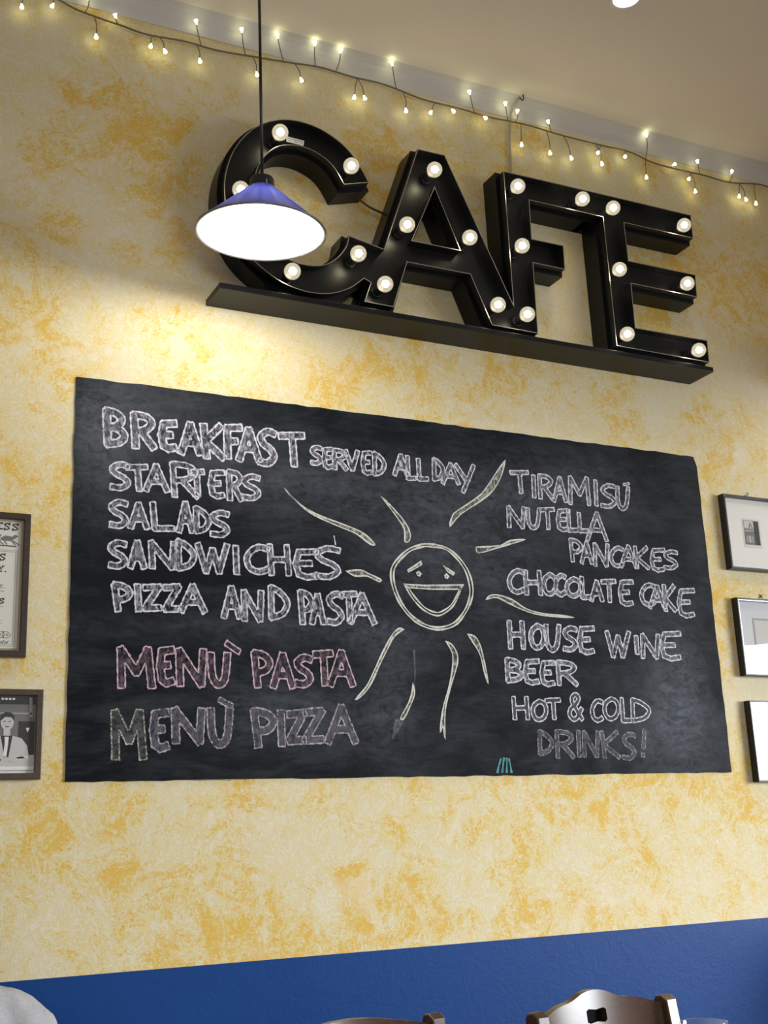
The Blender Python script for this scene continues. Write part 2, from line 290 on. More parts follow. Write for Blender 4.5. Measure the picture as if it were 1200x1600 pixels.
# ---------------------------------------------------------------- measured positions (metres, x along the wall, z up)
TEXT = {
 'BREAKFAST': [('B',0.075,2.4586,0.143,2.4631,0.1448,2.3494,0.0774,2.3459),('R',0.1523,2.4558,0.2272,2.4607,0.2283,2.3503,0.1539,2.3464),('E',0.2336,2.4415,0.2899,2.4451,0.2903,2.3532,0.2344,2.3503),('A',0.2937,2.4453,0.3637,2.4498,0.3636,2.3479,0.2941,2.3444),('K',0.3573,2.4487,0.435,2.4536,0.4342,2.3424,0.3572,2.3385),('F',0.4265,2.4519,0.4876,2.4558,0.4865,2.3484,0.4258,2.3454),('A',0.4691,2.4508,0.5456,2.4557,0.544,2.3455,0.4681,2.3418),('S',0.5322,2.4513,0.5963,2.4554,0.5942,2.3399,0.5306,2.3368),('T',0.5976,2.449,0.6857,2.4544,0.6829,2.3451,0.5955,2.3409)],
 'SERVED ALL DAY': [('S',0.7,2.4176,0.742,2.42,0.7402,2.359,0.6984,2.3569),('E',0.7405,2.4166,0.7772,2.4187,0.775,2.3506,0.7385,2.3488),('R',0.7722,2.4157,0.8257,2.4188,0.8232,2.3503,0.77,2.3477),('V',0.8128,2.4181,0.8632,2.421,0.8605,2.3522,0.8104,2.3497),('E',0.8703,2.4193,0.909,2.4215,0.9058,2.3454,0.8674,2.3436),('D',0.9089,2.4203,0.9568,2.423,0.9533,2.3465,0.9057,2.3442),('A',0.9813,2.4227,1.0353,2.4258,1.0315,2.3527,0.9778,2.3502),('L',1.0238,2.422,1.0631,2.4242,1.0587,2.3419,1.0196,2.3401),('L',1.0612,2.4171,1.107,2.4196,1.1027,2.344,1.0572,2.3418),('D',1.1187,2.4232,1.1651,2.4258,1.1604,2.3496,1.1143,2.3474),('A',1.1527,2.4117,1.2191,2.4153,1.2142,2.3423,1.1482,2.3392),('Y',1.1994,2.4132,1.2744,2.4173,1.2675,2.3188,1.1931,2.3155)],
 'STARTERS': [('S',0.0948,2.3021,0.1575,2.3055,0.1587,2.225,0.0964,2.2223),('T',0.1413,2.3008,0.206,2.3043,0.2069,2.2252,0.1426,2.2223),('A',0.1938,2.3083,0.2656,2.3122,0.2661,2.2286,0.1948,2.2255),('R',0.2656,2.3206,0.3553,2.3256,0.3552,2.2194,0.2662,2.2157),('T',0.3206,2.3038,0.3711,2.3065,0.371,2.225,0.3207,2.2228),('E',0.3807,2.308,0.4321,2.3107,0.4315,2.2273,0.3805,2.2251),('R',0.4353,2.3135,0.4875,2.3163,0.4865,2.2227,0.4347,2.2205),('S',0.4808,2.3054,0.5434,2.3087,0.5423,2.2306,0.48,2.228)],
 'SALADS': [('S',0.0952,2.1932,0.1531,2.1959,0.1543,2.1168,0.0967,2.1147),('A',0.152,2.1921,0.209,2.1948,0.2099,2.117,0.1532,2.1149),('L',0.209,2.1994,0.2835,2.2029,0.284,2.1175,0.2099,2.1148),('A',0.2897,2.2074,0.3395,2.2097,0.3396,2.1161,0.2901,2.1144),('D',0.3364,2.1959,0.3899,2.1984,0.3897,2.1199,0.3365,2.118),('S',0.3836,2.1876,0.4473,2.1905,0.4467,2.1128,0.3833,2.1106)],
 'SANDWICHES': [('S',0.0951,2.0784,0.1519,2.0807,0.1531,2.003,0.0966,2.0013),('A',0.1536,2.0844,0.2024,2.0864,0.2033,2.0045,0.1548,2.0031),('N',0.2084,2.0872,0.2902,2.0905,0.2906,2.0082,0.2093,2.0059),('D',0.2841,2.0956,0.347,2.0981,0.347,2.009,0.2845,2.0073),('W',0.3427,2.0912,0.4415,2.0951,0.4409,2.0051,0.3427,2.0023),('I',0.4498,2.0916,0.4773,2.0927,0.4765,2.0053,0.4491,2.0046),('C',0.487,2.0952,0.5665,2.0983,0.5651,2.013,0.4861,2.0108),('H',0.5568,2.1034,0.6351,2.1064,0.6329,2.0109,0.5552,2.0087),('E',0.6361,2.0932,0.7207,2.0964,0.7181,2.0064,0.6341,2.0041),('S',0.7026,2.1064,0.795,2.11,0.7915,2.0106,0.6999,2.0081)],
 'PIZZA AND PASTA': [('P',0.1083,1.9624,0.1654,1.9642,0.1666,1.8831,0.1098,1.882),('I',0.1666,1.9636,0.1961,1.9646,0.197,1.8849,0.1677,1.8843),('Z',0.1919,1.9625,0.2485,1.9642,0.2491,1.8899,0.1928,1.8888),('Z',0.2485,1.9657,0.3029,1.9674,0.3032,1.8895,0.2491,1.8884),('A',0.2968,1.97,0.3755,1.9724,0.3753,1.8896,0.2972,1.888),('A',0.4205,1.9725,0.4787,1.9743,0.4777,1.8782,0.4199,1.8771),('N',0.4773,1.9635,0.5467,1.9656,0.5453,1.8731,0.4764,1.8718),('D',0.558,1.9804,0.627,1.9826,0.6248,1.8827,0.5564,1.8814),('P',0.65,1.9709,0.7002,1.9724,0.6974,1.8705,0.6476,1.8697),('A',0.6899,1.9642,0.7373,1.9656,0.7344,1.8721,0.6874,1.8713),('S',0.7395,1.9715,0.7992,1.9733,0.7957,1.8745,0.7365,1.8735),('T',0.782,1.975,0.841,1.9768,0.8373,1.8826,0.7788,1.8816),('A',0.813,1.9726,0.9021,1.9753,0.8979,1.8798,0.8095,1.8782)],
 'MENU PASTA': [('M',0.1261,1.7904,0.2321,1.7926,0.2332,1.6776,0.1281,1.677),('E',0.2351,1.7916,0.2856,1.7926,0.2861,1.6875,0.236,1.6872),('N',0.2871,1.7914,0.3763,1.7932,0.3761,1.6854,0.2876,1.6849),('U',0.3778,1.7839,0.4458,1.7852,0.445,1.6869,0.3776,1.6864),('`',0.4266,1.8152,0.4758,1.8162,0.4754,1.7787,0.4263,1.778),('P',0.5047,1.7909,0.5686,1.7922,0.5667,1.6855,0.5034,1.6851),('A',0.5645,1.7876,0.6375,1.789,0.6351,1.6852,0.5627,1.6848),('S',0.6332,1.7821,0.695,1.7832,0.6925,1.6916,0.6312,1.6912),('T',0.6912,1.797,0.7582,1.7983,0.7549,1.695,0.6884,1.6946),('A',0.7415,1.8011,0.8265,1.8028,0.8224,1.6939,0.7381,1.6934)],
 'MENU PIZZA M': [('M',0.1135,1.6231,0.2098,1.6241,0.2113,1.4904,0.116,1.4911)],
 'MENU PIZZA': [('E',0.217,1.6228,0.2717,1.6233,0.2724,1.5143,0.2182,1.5146),('N',0.2753,1.6306,0.3722,1.6315,0.372,1.5315,0.2759,1.5319),('U',0.376,1.6318,0.4523,1.6325,0.4514,1.5242,0.3757,1.5246),('`',0.4064,1.6576,0.4525,1.658,0.4523,1.6288,0.4063,1.6286),('P',0.5004,1.6296,0.5777,1.6303,0.5756,1.5203,0.499,1.5207),('I',0.5776,1.6282,0.608,1.6284,0.6058,1.5239,0.5757,1.524),('Z',0.6055,1.6256,0.6702,1.6261,0.6678,1.5311,0.6036,1.5313),('Z',0.6541,1.6313,0.7254,1.6319,0.7224,1.5325,0.6517,1.5327),('A',0.7283,1.6435,0.829,1.6445,0.8246,1.5308,0.7248,1.5312)],
 'TIRAMISU': [('T',1.4054,2.4116,1.4799,2.4156,1.4731,2.3361,1.399,2.3328),('I',1.485,2.4054,1.5129,2.4068,1.5057,2.3251,1.478,2.3239),('R',1.5131,2.409,1.5779,2.4125,1.5698,2.3254,1.5055,2.3227),('A',1.5737,2.4083,1.6315,2.4113,1.6227,2.3204,1.5653,2.318),('M',1.6358,2.4153,1.7301,2.4202,1.7194,2.3182,1.626,2.3143),('I',1.7332,2.4119,1.7651,2.4136,1.755,2.3194,1.7233,2.3181),('S',1.7652,2.4003,1.8361,2.4039,1.8264,2.318,1.7561,2.3151),('U',1.8292,2.3994,1.8912,2.4025,1.881,2.3161,1.8195,2.3136),("'",1.8601,2.4154,1.8904,2.4169,1.8888,2.403,1.8585,2.4015)],
 'NUTELLA': [('N',1.3846,2.2893,1.4582,2.2926,1.4519,2.2179,1.3788,2.2151),('U',1.458,2.2902,1.5178,2.2929,1.5112,2.2196,1.4518,2.2174),('T',1.5105,2.2948,1.5709,2.2975,1.5639,2.2224,1.5038,2.2202),('E',1.5761,2.2957,1.6282,2.298,1.6208,2.2218,1.569,2.2199),('L',1.6168,2.2991,1.6671,2.3014,1.659,2.2216,1.6091,2.2197),('L',1.6584,2.2915,1.713,2.294,1.7056,2.2231,1.6513,2.2211),('A',1.6977,2.2969,1.7862,2.3009,1.775,2.1986,1.6872,2.1956)],
 'PANCAKES': [('P',1.6168,2.1975,1.6722,2.1997,1.6641,2.1196,1.6091,2.1179),('A',1.6638,2.193,1.7143,2.195,1.706,2.1159,1.6559,2.1144),('N',1.7138,2.1904,1.7807,2.193,1.7717,2.1114,1.7053,2.1094),('C',1.7796,2.1832,1.8393,2.1854,1.8311,2.1133,1.7717,2.1116),('A',1.8241,2.1919,1.8967,2.1947,1.8871,2.114,1.815,2.1119),('K',1.8802,2.1919,1.9495,2.1945,1.9395,2.1134,1.8707,2.1114),('E',1.9488,2.1886,2.0149,2.1911,2.0045,2.1096,1.9388,2.1076),('S',2.006,2.1859,2.073,2.1884,2.0639,2.12,1.9973,2.118)],
 'CHOCOLATE CAKE': [('C',1.3702,2.0797,1.4367,2.0819,1.43,2.0021,1.3639,2.0005),('H',1.4294,2.0811,1.5065,2.0837,1.4989,1.9994,1.4224,1.9975),('O',1.502,2.0752,1.5616,2.0772,1.5545,2.0026,1.4954,2.0012),('C',1.5465,2.0752,1.5953,2.0768,1.5881,2.0026,1.5396,2.0015),('O',1.5905,2.0667,1.6589,2.0689,1.652,2.0013,1.584,1.9996),('L',1.6479,2.073,1.6939,2.0745,1.6858,1.997,1.6401,1.9959),('A',1.6889,2.0627,1.7431,2.0644,1.7352,1.9911,1.6813,1.9898),('T',1.7318,2.0673,1.7944,2.0693,1.7856,1.9909,1.7234,1.9895),('E',1.8023,2.0695,1.866,2.0715,1.8557,1.9841,1.7925,1.9826),('C',1.8914,2.0636,1.958,2.0656,1.9481,1.9873,1.8821,1.9858),('A',1.9289,2.0605,2.0026,2.0628,1.9918,1.9794,1.9188,1.9778),('K',1.9864,2.065,2.0485,2.0669,2.0359,1.9718,1.9744,1.9705),('E',2.0468,2.0539,2.1265,2.0563,2.1127,1.9566,2.0337,1.955)],
 'HOUSE WINE': [('H',1.3558,1.9144,1.4269,1.9162,1.419,1.8233,1.3485,1.8224),('O',1.4377,1.9059,1.5006,1.9074,1.4932,1.8259,1.4307,1.825),('U',1.4928,1.9083,1.5606,1.9099,1.5521,1.8211,1.4849,1.8202),('S',1.5639,1.9031,1.6246,1.9045,1.6164,1.8232,1.5562,1.8224),('E',1.6206,1.9056,1.6904,1.9072,1.6809,1.8171,1.6117,1.8162),('W',1.7307,1.8966,1.8319,1.8989,1.8213,1.8089,1.721,1.8076),('I',1.8405,1.8851,1.8747,1.8859,1.8669,1.8212,1.8329,1.8207),('N',1.8737,1.8917,1.9562,1.8935,1.9455,1.8093,1.8637,1.8083),('E',1.9529,1.9019,2.0458,1.9039,2.0328,1.8069,1.9407,1.8058)],
 'BEER': [('B',1.3387,1.7945,1.4051,1.7957,1.3988,1.7202,1.3328,1.7196),('E',1.4048,1.7925,1.4668,1.7936,1.4599,1.715,1.3983,1.7145),('E',1.4665,1.7897,1.5254,1.7907,1.518,1.7116,1.4595,1.7112),('R',1.5255,1.7916,1.6134,1.793,1.6054,1.7131,1.5181,1.7125)],
 'HOT & COLD': [('H',1.3535,1.6769,1.4219,1.6776,1.4156,1.604,1.3476,1.6039),('O',1.4248,1.6671,1.4866,1.6677,1.4805,1.6012,1.4191,1.6012),('T',1.4754,1.6724,1.5356,1.6729,1.5291,1.6048,1.4693,1.6047),('&',1.5633,1.69,1.6247,1.6907,1.6159,1.6041,1.5549,1.604),('C',1.6493,1.6716,1.6997,1.6721,1.6919,1.6007,1.6419,1.6007),('O',1.6988,1.679,1.7646,1.6797,1.7563,1.6064,1.6909,1.6063),('L',1.7647,1.68,1.8231,1.6806,1.8134,1.5988,1.7554,1.5988),('D',1.806,1.6774,1.8921,1.6782,1.8825,1.6005,1.797,1.6004)],
 'DRINKS!': [('D',1.4396,1.5737,1.5013,1.574,1.4941,1.4976,1.433,1.4979),('R',1.5013,1.5739,1.5795,1.5743,1.5708,1.4864,1.4931,1.4868),('I',1.5795,1.5742,1.6089,1.5744,1.6002,1.4894,1.5711,1.4895),('N',1.6071,1.573,1.6752,1.5733,1.6662,1.489,1.5986,1.4893),('K',1.6752,1.5732,1.7567,1.5736,1.7466,1.4852,1.6658,1.4857),('S',1.76,1.5669,1.8197,1.5672,1.8093,1.4802,1.7502,1.4806),('!',1.8319,1.5791,1.8655,1.5793,1.8543,1.4878,1.821,1.488)],
}
DRAW = {
 'ray_a': [(0.6165,2.2748),(0.6396,2.2507),(0.6797,2.2215),(0.734,2.1985),(0.803,2.1805),(0.8588,2.1624),(0.8865,2.1446),(0.905,2.1261),(0.8893,2.1262),(0.8443,2.1546),(0.7887,2.1727),(0.7134,2.1995),(0.6662,2.2269),(0.6165,2.2748)],
 'ray_b': [(0.9334,2.2788),(0.9777,2.2406),(1.0126,2.2027),(1.0271,2.17),(1.0229,2.1461),(1.0074,2.1436),(1.0078,2.182),(0.977,2.2269),(0.9334,2.2788)],
 'ray_c': [(1.3916,2.4438),(1.3575,2.4024),(1.313,2.3441),(1.2787,2.3089),(1.2049,2.2601),(1.1821,2.2408),(1.1706,2.2052),(1.2118,2.2467),(1.2856,2.2953),(1.3363,2.3356),(1.3727,2.3895),(1.3916,2.4438)],
 'ray_d': [(1.2606,2.1429),(1.3064,2.1482),(1.3546,2.1566),(1.3879,2.173),(1.4468,2.1824),(1.4035,2.1671),(1.346,2.149),(1.2695,2.1248),(1.2606,2.1429)],
 'ray_e': [(0.8084,2.037),(0.8541,2.0437),(0.8819,2.0337),(0.9182,2.0196),(0.9129,2.0121),(0.8745,2.0268),(0.8358,2.0244),(0.8084,2.037)],
 'ray_f': [(1.286,1.977),(1.3009,1.99),(1.3293,1.9934),(1.3781,1.9818),(1.4331,1.9536),(1.4973,1.9411),(1.5707,1.9383),(1.6113,1.9338),(1.5554,1.9338),(1.4679,1.9386),(1.4114,1.952),(1.3561,1.9739),(1.3216,1.985),(1.286,1.977)],
 'ray_g': [(0.9884,1.8696),(0.9724,1.8723),(0.95,1.8512),(0.9214,1.8072),(0.8844,1.74),(0.8593,1.6975),(0.8245,1.6599),(0.8481,1.6741),(0.8752,1.7071),(0.9035,1.7593),(0.932,1.8075),(0.9551,1.8466),(0.9884,1.8696)],
 'ray_h': [(1.0122,1.7075),(1.0159,1.6769),(0.9979,1.639),(0.9777,1.6071),(0.9672,1.6084),(0.9931,1.6483),(1.0063,1.6767),(1.0122,1.7075)],
 'ray_i': [(1.1333,1.8386),(1.1533,1.8295),(1.1686,1.8055),(1.1698,1.7811),(1.1612,1.7517),(1.1428,1.7078),(1.1215,1.65),(1.1142,1.6025),(1.112,1.5484),(1.1076,1.5836),(1.0968,1.5671),(1.1036,1.6071),(1.1144,1.6499),(1.1373,1.7076),(1.1506,1.7611),(1.1523,1.805),(1.1333,1.8386)],
 'ray_j': [(1.2119,1.8637),(1.2371,1.8572),(1.2525,1.8329),(1.2611,1.7936),(1.2693,1.7495),(1.2725,1.7152),(1.2611,1.7542),(1.2503,1.8031),(1.2299,1.8371),(1.2119,1.8637)],
 'face_outer': [(1.091,2.1409),(1.1509,2.1343),(1.1948,2.106),(1.2279,2.0617),(1.2396,2.0081),(1.229,1.9657),(1.2033,1.9243),(1.1671,1.8895),(1.1125,1.8741),(1.0614,1.8812),(1.0176,1.9053),(0.9834,1.9435),(0.9606,1.9913),(0.9542,2.0381),(0.9681,2.0734),(1.014,2.1165),(1.0571,2.1351),(1.091,2.1409)],
 'face_inner': [(1.092,2.1328),(1.1468,2.1286),(1.1869,2.1013),(1.217,2.0597),(1.228,2.0074),(1.2199,1.9665),(1.1968,1.9286),(1.1631,1.8973),(1.113,1.882),(1.0662,1.8879),(1.023,1.9114),(0.9908,1.9471),(0.97,1.9931),(0.9641,2.0355),(0.9766,2.0693),(1.0196,2.1102),(1.0604,2.1279),(1.092,2.1328)],
 'mouth_top': [(0.9991,2.0092),(1.0686,2.0085),(1.2043,2.0182),(1.1942,2.0042),(1.0977,1.9988),(1.0131,1.9988),(0.9991,2.0092)],
 'mouth_curve': [(0.9991,2.0092),(1.0225,1.9697),(1.0571,1.9353),(1.093,1.9192),(1.1227,1.9206),(1.1618,1.9469),(1.1869,1.985),(1.1947,2.011),(1.1808,1.9846),(1.156,1.9513),(1.1203,1.9297),(1.095,1.9285),(1.0634,1.9421),(1.0314,1.9734),(1.0131,1.9988)],
 'eye_l': [(1.0441,2.0463),(1.0503,2.0507),(1.0573,2.0445),(1.0525,2.0375),(1.0467,2.0398),(1.0441,2.0463)],
 'eye_r': [(1.1415,2.0442),(1.1478,2.0487),(1.1542,2.0423),(1.1493,2.0359),(1.1434,2.0383),(1.1415,2.0442)],
 'brow_l': [(1.0137,2.0537),(1.0349,2.0664),(1.0594,2.0827),(1.0619,2.0742),(1.0383,2.0599),(1.0156,2.0479),(1.0137,2.0537)],
 'brow_r': [(1.1396,2.0745),(1.1579,2.0641),(1.1747,2.0544),(1.1713,2.0481),(1.1537,2.0571),(1.1396,2.0745)],
 'tick': [(0.7704,2.1437),(0.7727,2.1295),(0.775,2.1147)],
 'thin': [(1.022,1.8105),(1.0213,1.7768),(1.0206,1.7243),(1.0145,1.691)],
 'smear': [(0.9778,1.6085),(0.9484,1.599),(0.9382,1.5506),(0.9576,1.5736),(0.9774,1.6015),(0.9778,1.6085)],
 'teal_a': [(1.285,1.4455),(1.2923,1.4676),(1.3019,1.4888)],
 'teal_b': [(1.3019,1.4453),(1.307,1.4674),(1.3124,1.4921)],
 'teal_c': [(1.3177,1.4451),(1.3206,1.4673),(1.3213,1.4906)],
 'teal_d': [(1.3353,1.4449),(1.3331,1.4672),(1.3292,1.4887)],
}
FAIRY_WIRE = [(-0.1479, -0.022, 3.7447), (-0.0873, -0.022, 3.7323), (-0.0334, -0.022, 3.7152), (0.0442, -0.022, 3.7049), (0.1032, -0.022, 3.6999), (0.1832, -0.022, 3.6916), (0.3057, -0.022, 3.7022), (0.4106, -0.022, 3.6998), (0.5511, -0.022, 3.7139), (0.6737, -0.022, 3.7269), (0.7651, -0.022, 3.738), (0.8816, -0.022, 3.7334), (1.0013, -0.022, 3.7364), (1.148, -0.022, 3.7179), (1.3002, -0.022, 3.7197), (1.4041, -0.022, 3.7157), (1.5111, -0.022, 3.7222), (1.5926, -0.022, 3.7245), (1.7308, -0.022, 3.7194), (1.9025, -0.022, 3.7213), (2.0352, -0.022, 3.7235), (2.1382, -0.022, 3.7042), (2.261, -0.022, 3.7026), (2.3874, -0.022, 3.7066), (2.516, -0.022, 3.7049), (2.6689, -0.022, 3.7307), (2.7704, -0.022, 3.7303)]
FAIRY_LED = [(-0.1951, -0.03, 3.6751), (-0.1051, -0.03, 3.7053), (0.0003, -0.03, 3.7585), (0.0831, -0.03, 3.7179), (0.0243, -0.03, 3.6369), (0.1934, -0.03, 3.6525), (0.2359, -0.03, 3.6465), (0.3385, -0.03, 3.7743), (0.3489, -0.03, 3.6442), (0.4901, -0.03, 3.7888), (0.5384, -0.03, 3.6481), (0.6137, -0.03, 3.8036), (0.6915, -0.03, 3.6688), (0.7431, -0.035, 3.8087), (0.8362, -0.0346, 3.8087), (0.8844, -0.03, 3.6555), (0.92, -0.03, 3.6625), (1.0268, -0.041, 3.8087), (1.0761, -0.03, 3.6542), (1.1761, -0.03, 3.6725), (1.2611, -0.03, 3.6996), (1.3363, -0.03, 3.7859), (1.3907, -0.03, 3.7048), (1.4837, -0.03, 3.778), (1.5306, -0.03, 3.7589), (1.5393, -0.03, 3.6364), (1.6587, -0.03, 3.6315), (1.6641, -0.03, 3.7509), (1.7505, -0.03, 3.6325), (1.8782, -0.03, 3.684), (1.888, -0.03, 3.6411), (2.0023, -0.03, 3.6975), (2.1142, -0.03, 3.8065), (2.0928, -0.03, 3.6322), (2.2306, -0.03, 3.7103), (2.3032, -0.03, 3.6719), (2.3248, -0.03, 3.6244), (2.355, -0.03, 3.7505), (2.5247, -0.03, 3.7448), (2.5497, -0.03, 3.6517), (2.5814, -0.03, 3.6446), (2.6334, -0.03, 3.639)]
# ---------------------------------------------------------------- materials
ZB, ZT, BW = 1.4384, 2.5429, 2.2           # chalkboard bottom, top, width
ZD, ZY, ZC = 0.9717, 3.7507, 3.83          # top of the blue dado, top of the yellow plaster, ceiling
DUST_SHEEN = [(.08, ZT-.20, .10, .20, .30), (.17, ZT-.1, .3, .12, .16), (2.02, ZB+.30, .12, .22, .34), (1.95, ZB+.14, .16, .16, .30),  # top-left and lower-right blobs here carry painted lamp glare and window sheen
        (1.15, ZT-.22, .5, .10, .20), (1.10, ZT-.42, .30, .14, .18), (1.62, ZT-.16, .35, .14, .16), (.62, ZT-.27, .3, .1, .14), (.62, ZB+.42, .5, .05, .20),
        (.66, ZB+.17, .28, .10, .30), (.95, ZB+.20, .08, .16, .18), (1.35, ZB+.62, .4, .25, .12), (.9, ZB+.40, .10, .08, .16)]
WALL = m_wall(); BLUE = m_blue(); CEIL = m_ceiling(); BOARD = m_board()
BLACK = mat('black_lacquered_steel', (.0042, .0048, .0062), .38, spec=.27)
BLACKM = mat('black_matt_plastic', (.014, .014, .016), .5)
EDGE = mat('bulb_lit_steel_edge', (.30, .29, .27), .35, .6)  # paler tone paints the bulbs' shine along the rim fronts
CHW = m_chalk('white_chalk', (.68, .68, .74), .34, .50, .96)
CHF = m_chalk('white_chalk_hatching', (.58, .58, .64), .44, .60, .62, 150, True)
CHY = m_chalk('yellow_chalk', (.66, .66, .59), .34, .48, .97)
CHYF = m_chalk('yellow_chalk_hatching', (.56, .56, .47), .42, .60, .70, 150, True)
CHP = m_chalk('pink_chalk', (.60, .43, .49), .36, .50, .96)
CHPF = m_chalk('pink_chalk_hatching', (.46, .33, .37), .46, .66, .50, 150, True)
CHD = m_chalk('faint_chalk', (.52, .48, .53), .40, .54, .85)
CHDF = m_chalk('faint_chalk_hatching', (.29, .27, .30), .38, .66, .62, 110, True)
CHX = m_chalk('thin_chalk', (.48, .48, .51), .42, .56, .80)
CHM = m_chalk('pale_yellow_thin_chalk', (.60, .60, .47), .42, .56, .85)
CHT = m_chalk('teal_chalk', (.16, .48, .50), .30, .60, .85)
CHFADE = m_chalk('rubbed_chalk', (.50, .50, .50), .40, .72, .35, 60)

# ---------------------------------------------------------------- the room
def structure(o): o['kind'] = 'structure'; return o
X0, X1, Y0 = -3.2, 6.0, -6.6
b = MB()
b.box(((X0+X1)/2, .10, (ZD+ZC)/2), (X1-X0, .20, ZC-ZD), 0)
b.box(((X0+X1)/2, .1005, ZD/2), (X1-X0, .20, ZD), 1)
structure(b.build('wall_back', [WALL, BLUE], weld=False))
prof = [(.01, ZY), (-.003, ZY), (-.004, ZC-.035), (-.010, ZC-.018), (-.022, ZC-.006), (-.040, ZC+.001), (.01, ZC+.001)]; n = len(prof)
structure(MB().add([(x, y, z) for x in (X0, X1) for y, z in prof], [tuple(range(n)), tuple(range(n, 2*n))]+[(i, (i+1) % n, n+(i+1) % n, n+i) for i in range(n)]).build('trim_1', mat('white_cove_paint', (.62, .61, .60), .8), weld=False))
structure(MB().box(((X0+X1)/2, Y0/2+.1, ZC+.06), (X1-X0, -Y0+.2, .12)).build('ceiling', CEIL))
FLOOR = mat('terracotta_floor_tiles', (.26, .13, .08), .4); k = N(FLOOR)
br = k.n('ShaderNodeTexBrick'); br.offset = 0; k.l(k.coord(), br.inputs[0]); br.inputs['Scale'].default_value = 3.3
br.inputs['Color1'].default_value = (.27, .13, .075, 1); br.inputs['Color2'].default_value = (.22, .10, .06, 1); br.inputs['Mortar'].default_value = (.2, .17, .14, 1)
br.inputs['Mortar Size'].default_value = .012; br.inputs['Brick Width'].default_value = 1; br.inputs['Row Height'].default_value = 1
k.l(br.outputs[0], k.b.inputs['Base Color'])
structure(MB().box(((X0+X1)/2, Y0/2+.1, -.05), (X1-X0, -Y0+.2, .1)).build('floor', FLOOR))
# the street window wall to the right of the tables
WHITEP = mat('white_wall_paint', (.74, .72, .68), .7)
b = MB(); wy0, wy1, wz0, wz1 = -5.15, -2.35, .80, 2.66
b.box((X1+.12, (wy1+0)/2, ZC/2), (.24, -wy1, ZC)); b.box((X1+.12, (Y0+wy0)/2, ZC/2), (.24, wy0-Y0, ZC))
b.box((X1+.12, (wy0+wy1)/2, wz0/2), (.24, wy1-wy0, wz0)); b.box((X1+.12, (wy0+wy1)/2, (wz1+ZC)/2), (.24, wy1-wy0, ZC-wz1))
structure(b.build('wall_right', WHITEP, weld=False))
b = MB()
for yy in (wy0+.03, wy1-.03): b.box((X1+.10, yy, (wz0+wz1)/2), (.07, .06, wz1-wz0))
for zz in (wz0+.03, wz1-.03): b.box((X1+.10, (wy0+wy1)/2, zz), (.07, wy1-wy0, .06))
structure(b.build('window_1', mat('window_frame_paint', (.75, .74, .71), .4), weld=False))

# ---------------------------------------------------------------- chalkboard
cb = empty('chalkboard', (BW/2, -.003, ZB), 'large black chalkboard with handwritten menu and smiling sun on yellow wall', 'chalkboard')
n = 60; top = []; bot = []
rr = random.Random(3)
for i in range(n+1):
    x = BW*i/n; top.append((x, ZT+rr.uniform(-.0022, .0022))); bot.append((x, ZB+rr.uniform(-.0016, .0016)))
lft = [(rr.uniform(-.002, .002), ZT-(ZT-ZB)*i/30) for i in range(1, 30)]; rgt = [(BW+rr.uniform(-.002, .002), ZB+(ZT-ZB)*i/30) for i in range(1, 30)]
top[-1] = (BW-.012, ZT-.002)
MB().loops([bot+rgt+top[::-1]+lft], -.005, .0).build('writing_surface', BOARD, cb)

